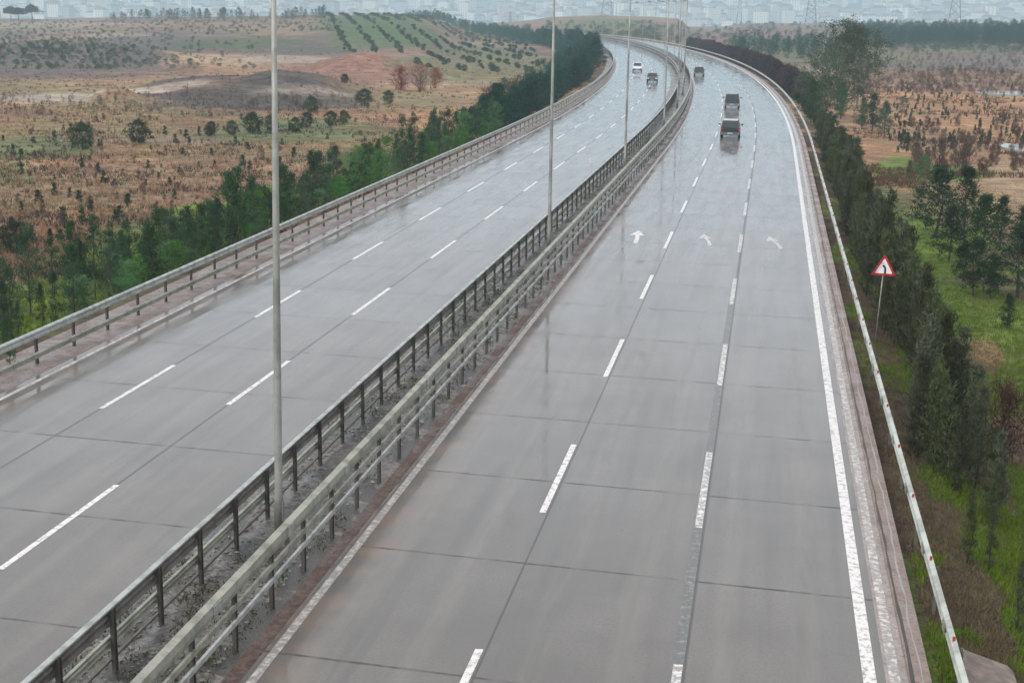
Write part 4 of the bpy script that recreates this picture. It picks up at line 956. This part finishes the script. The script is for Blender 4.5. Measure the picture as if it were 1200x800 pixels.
# ------------------------------------------------------------------ vehicles
def lerp(a, b, t): return a + (b - a) * t
def car(label, cat, s_, t_, rev, body_c, L=4.3, W=1.78, H_=1.48, kind='suv', roofc=None, lower=None, tail='lamp'):
    x, y = pos(s_, t_); root = empty('parked_car' if False else ('van' if kind == 'van' else 'car'), (float(x), float(y), float(road_z(s_)) + .005), heading(s_) + (PI if rev else 0)); tag(root, label, cat, 'vehicles on the motorway')
    paint = NT(cat.replace(' ', '_') + '_paint'); nz = paint.noise(paint.obj(), 3., 4); paint.fin(paint.mix(nz, body_c, tuple(c * .8 + .01 for c in body_c)), .28, .2); paint.b.inputs['Coat Weight'].default_value = .6
    pm = paint.m; y0, y1 = -L / 2, L / 2        # +y is the front
    # longitudinal stations: y, zbottom, zshoulder, half width
    if kind == 'sedan': prof_top = [(-1.0, .96), (-.86, .99), (-.55, 1.0), (-.2, 1.0), (.2, .98), (.45, .93), (.8, .84), (1., .62)]; cab = [(-.62, .99), (-.36, H_ - .05), (-.0, H_), (.14, H_ - .03), (.42, .95)]
    elif kind == 'van': prof_top = [(-1.0, 1.02), (-.9, 1.05), (-.5, 1.05), (0, 1.05), (.4, 1.04), (.7, .98), (.92, .82), (1., .6)]; cab = [(-.97, 1.04), (-.90, H_ - .04), (-.2, H_), (.3, H_ - .06), (.66, 1.0)]
    else: prof_top = [(-1.0, .96), (-.93, 1.02), (-.5, 1.03), (0, 1.03), (.3, 1.02), (.5, .98), (.85, .9), (1., .66)]; cab = [(-.95, 1.02), (-.80, H_ - .04), (-.2, H_), (.1, H_ - .05), (.42, .99)]
    b = MB(); b.smooth = False; rings = []
    for q, zt in prof_top:
        end = 1 - .10 * max(0, abs(q) - .8) / .2; hw = W / 2 * end; yy = q * L / 2; zb = .24 + .06 * (abs(q) > .95)
        rings.append([(-hw * .94, yy, zb), (-hw, yy, zb + .14), (-hw, yy, lerp(zb, zt, .62)), (-hw * .95, yy, zt - .03), (-hw * .82, yy, zt), (hw * .82, yy, zt), (hw * .95, yy, zt - .03), (hw, yy, lerp(zb, zt, .62)), (hw, yy, zb + .14), (hw * .94, yy, zb)])
    V = [p for r in rings for p in r]; n = 10; Fc = []
    for i in range(len(rings) - 1):
        for k in range(n): a = i * n + k; c = i * n + (k + 1) % n; Fc.append((a, c, c + n, a + n))
    Fc.append(tuple(range(n - 1, -1, -1))); Fc.append(tuple(range((len(rings) - 1) * n, len(rings) * n))); b.add(V, Fc); part('body', b.mesh('body', pm), root)
    # cabin: glass house with roof panel and pillars
    gb = MB(); cr = []
    for i, (q, z) in enumerate(cab):
        top = i in (1, 2, 3); hw = W / 2 * (.80 if top else .90); cr.append([(-hw, q * L / 2, z - .02), (hw, q * L / 2, z - .02)])
    zb_ = cab[0][1] - .05
    P = []; 
    for i, (q, z) in enumerate(cab):
        hw = W / 2 * (.74 if i in (1, 2, 3) else .86); wb = W / 2 * .90; yy = q * L / 2; P += [(-wb, yy if i in (0, 4) else yy, zb_), (-hw, yy, z - .03), (hw, yy, z - .03), (wb, yy, zb_)]
    Fg = []
    for i in range(4):
        for k in range(3): a = i * 4 + k; Fg.append((a, a + 1, a + 5, a + 4))
    Fg += [(3, 2, 1, 0), (16, 17, 18, 19)]; gb.add(P, Fg); glassm = NT('car_glass'); glassm.fin((.02, .025, .03), .06, 0); part('windows', gb.mesh('windows', glassm.m), root)
    rb = MB(); q1, q2, q3 = cab[1], cab[2], cab[3]; V = []
    for dz in (-.05, 0.012):
        for q, z in (q1, q2, q3):
            for sg in (-1, 1): V.append((sg * W / 2 * (.765 if dz < 0 else .70), q * L / 2 + (0 if dz < 0 else 0), z + dz))
    rb.add(V, [(0, 2, 8, 6), (2, 4, 10, 8), (1, 7, 9, 3), (3, 9, 11, 5), (6, 8, 9, 7), (8, 10, 11, 9), (0, 6, 7, 1), (4, 5, 11, 10), (0, 1, 3, 2), (2, 3, 5, 4)])
    rm_ = pm if roofc is None else simple('car_roof', roofc, .25); part('roof', rb.mesh('roof', rm_), root)
    pb = MB()
    for sg in (-1, 1):
        for i, j in ((0, 1), (4, 3)):
            pb.tube([(sg * W / 2 * .885, cab[i][0] * L / 2, zb_ + .02), (sg * W / 2 * .755, cab[j][0] * L / 2, cab[j][1] - .03)], [.045, .035], 5)
        pb.tube([(sg * W / 2 * .90, -.1, zb_ + .02), (sg * W / 2 * .755, -.12, cab[2][1] - .03)], [.04, .035], 5)
    part('pillars', pb.mesh('pillars', pm), root)
    wheel_prop = ((-.30 * L, 1), (.31 * L, 1))
    tyre = simple('tyre_rubber', (.02, .02, .02), .7); rimm = simple('wheel_rim', (.35, .36, .37), .35, .5)
    for yy, _ in wheel_prop:
        for sg in (-1, 1):
            w = MB(); w.smooth = False; cx_ = sg * (W / 2 - .12); w.tube([(cx_ - .11, yy, .33), (cx_ - .09, yy, .33), (cx_ + .09, yy, .33), (cx_ + .11, yy, .33)], [.29, .33, .33, .29], 18); wp = part('wheel', w.mesh('tyre', tyre), root)
            r_ = MB(); r_.tube([(cx_ + sg * .10, yy, .33), (cx_ + sg * .122, yy, .33)], [.2, .18], 12); part('rim', r_.mesh('rim', rimm), wp)
            f_ = MB(); f_.tube([(cx_ + sg * .01, yy + .40 * math.cos(a), .33 + .40 * math.sin(a)) for a in np.linspace(0, PI, 9)], [.05] * 9, 5); part('wheel_arch', f_.mesh('wheel_arch', tyre), root)
    hl = NT('headlight_glass'); hl.fin((.75, .75, .72), .1, 0); tl = NT('tail_light_red'); tl.fin((.35, .02, .02), .2, 0)
    for sg in (-1, 1):
        h = MB(); h.box((sg * W * .37, L / 2 - .03, .66), (.34, .12, .16)); part('headlight', h.mesh('headlight', hl.m), root)
        h = MB(); h.box((sg * W * .43, -L / 2 + .02, .86), (.16, .08, .26)); part('tail_light', h.mesh('tail_light', tl.m), root)
        mm = MB(); mm.tube([(sg * (W / 2 + .02), cab[4][0] * L / 2 - .22, zb_ + .08), (sg * (W / 2 + .22), cab[4][0] * L / 2 - .25, zb_ + .12)], [.06, .10], 6); part('mirror', mm.mesh('mirror', pm if kind != 'van' else tyre), root)
    bp_ = MB(); bp_.box((0, -L / 2 - .03, .42), (W * .92, .14, .24)); bp_.box((0, L / 2 + .0, .40), (W * .90, .14, .22)); part('bumper', bp_.mesh('bumper', simple('bumper', lower or (.05, .05, .05), .45)), root)
    pl = simple('number_plate', (.7, .7, .68), .4)
    h = MB(); h.box((0, -L / 2 - .115, .47), (.5, .02, .12)); part('number_plate', h.mesh('number_plate', pl), root)
    h = MB(); h.box((0, L / 2 + .085, .42), (.5, .02, .11)); part('number_plate', h.mesh('number_plate', pl), root)
    return root
def place(X, Y):
    s_, t_ = to_st(X, Y); return float(s_), float(t_)
s1, t1 = place(-3.55, 140.8); c1 = car('black car nearest the camera, driving away in the middle lane', 'car', s1, t1, False, (.012, .013, .017), 4.5, 1.86, 1.66, 'suv', (.60, .60, .61), (.20, .20, .21))
s2, t2 = place(-4.6, 183.8); car('dark green-grey van driving away ahead of the black car', 'van', s2, t2, False, (.045, .055, .055), 4.6, 1.86, 1.72, 'van', (.16, .18, .18), (.30, .31, .32))
s3, t3 = place(-13.0, 270.5); car('dark grey car furthest ahead by the median on the right carriageway', 'car', s3, t3, False, (.05, .055, .06), 4.4, 1.84, 1.6, 'suv', None, (.32, .33, .34))
s4, t4 = place(-25.4, 283.); car('white oncoming car on the left carriageway', 'car', s4, t4, True, (.75, .76, .77), 4.4, 1.82, 1.6, 'suv')
s5, t5 = place(-19.2, 242.); car('black oncoming car with a pale roof on the left carriageway', 'car', s5, t5, True, (.015, .017, .022), 4.5, 1.82, 1.48, 'sedan', (.36, .37, .39), (.02, .02, .02))

# ------------------------------------------------------------------ hazy city on the far slope
def bmat(name, wall, scale=3.2):
    q = NT(name); p = q.obj(); sp = q.n('ShaderNodeSeparateXYZ'); q.l(p, sp.inputs[0])
    u = q.math('FRACT', q.math('DIVIDE', q.math('ADD', sp.outputs[0], sp.outputs[1]), 3.4)); v = q.math('FRACT', q.math('DIVIDE', sp.outputs[2], 3.0))
    wn_ = q.math('MULTIPLY', q.math('MULTIPLY', q.math('GREATER_THAN', u, .35), q.math('LESS_THAN', u, .75)), q.math('MULTIPLY', q.math('GREATER_THAN', v, .35), q.math('LESS_THAN', v, .8)))
    oi = q.n('ShaderNodeObjectInfo'); h = q.n('ShaderNodeHueSaturation'); h.inputs['Color'].default_value = (*wall, 1); q.l(q.ramp(oi.outputs['Random'], 0, 1, .7, 1.15), h.inputs['Value'])
    return q.fin(q.mix(wn_, h.outputs[0], (.05, .06, .08)), .8)
WALLS = [bmat('white_wall', (.9, .9, .88)), bmat('cream_wall', (.85, .8, .7)), bmat('grey_wall', (.5, .52, .54)), bmat('pink_wall', (.62, .52, .46))]
ROOFS = [simple('tile_roof', (.26, .15, .11), .8), simple('flat_roof', (.34, .33, .32), .8)]
def building_mesh(w, d, h, wall, roof, gable):
    b = MB(); b.box((0, 0, h / 2), (w, d, h)); b.cur = 1
    if gable: b.add([(-w * .54, -d * .54, h), (w * .54, -d * .54, h), (w * .54, d * .54, h), (-w * .54, d * .54, h), (-w * .3, 0, h + d * .22), (w * .3, 0, h + d * .22)], [(0, 1, 5, 4), (2, 3, 4, 5), (1, 2, 5), (3, 0, 4), (3, 2, 1, 0)])
    else: b.box((0, 0, h + .4), (w * 1.02, d * 1.02, .8)); b.box((w * .2, 0, h + 1.9), (w * .25, d * .3, 2.2))
    return b.mesh('city_building', wall, roof)
BM = [building_mesh(w, d, h, WALLS[i % 4], ROOFS[i % 2], i % 2 == 0) for i, (w, d, h) in enumerate([(14, 12, 9), (18, 12, 15), (12, 10, 6), (22, 14, 18), (12, 12, 12), (40, 16, 8), (16, 14, 21), (30, 12, 10), (14, 11, 15), (16, 12, 24)])]
bpts = []
for k in range(9000):
    a = math.radians(random.uniform(-22, 22)) - YAW; r = 2350 + random.random() ** .8 * 4200; x, y = r * math.sin(a), r * math.cos(a)
    if float(fbm(x / 260., y / 260., 123, 3)) < .42: continue
    bpts.append((r, x, y))
bpts.sort()
for r, x, y in bpts[:285]:
    i = random.randrange(len(BM)); o = link('city_building', BM[i], None, (x, y, float(ground_z(x, y)) - 1)); o.rotation_euler = (0, 0, random.uniform(-.6, .6)); o.scale = (1.15,) * 3
    tag(o, 'small pale building in the hazy distant city', 'building', 'buildings of the distant city')
mv = {}
big = {}
for r, x, y in bpts[285:]:
    i = random.randrange(len(BM)); big.setdefault(i % 4, []).append((BM[i], x, y))
cb = MB(); 
for w_, lst in big.items():
    for me, x, y in lst:
        g = random.uniform(-.6, .6); c_, s_ = math.cos(g), math.sin(g); z = float(ground_z(x, y)) - 1; sc = random.uniform(1.1, 1.7)
        V = np.zeros(len(me.vertices) * 3); me.vertices.foreach_get('co', V); V = V.reshape(-1, 3) @ np.array([[c_, s_, 0], [-s_, c_, 0], [0, 0, 1]]) * sc + np.array([x, y, z])
        base = cb.n; cb.v.append(V); cb.n += len(V)
        for p in me.polygons: cb.f.append(tuple(v + base for v in p.vertices)); cb.mi.append(w_ if p.material_index == 0 else 4 + (w_ % 2)); cb.sm.append(False)
o = link('city_houses', cb.mesh('city_houses', *WALLS, *ROOFS)); tag(o, 'mass of pale houses of the hazy city covering the far slope', 'city', kind='stuff')

# ------------------------------------------------------------------ haze
hz = NT('haze'); hz.t.nodes.remove(hz.b); pv = hz.n('ShaderNodeVolumePrincipled'); hz.l(pv.outputs[0], hz.out.inputs['Volume'])
pv.inputs['Color'].default_value = (.66, .885, 1.0, 1); pv.inputs['Density'].default_value = 0.00036; pv.inputs['Anisotropy'].default_value = .2
mb = MB(); mb.box((0, 0, 150), (21000, 21000, 500)); o = link('haze', mb.mesh('haze', hz.m)); tag(o, 'pale blue haze over the plain and city', kind='stuff')
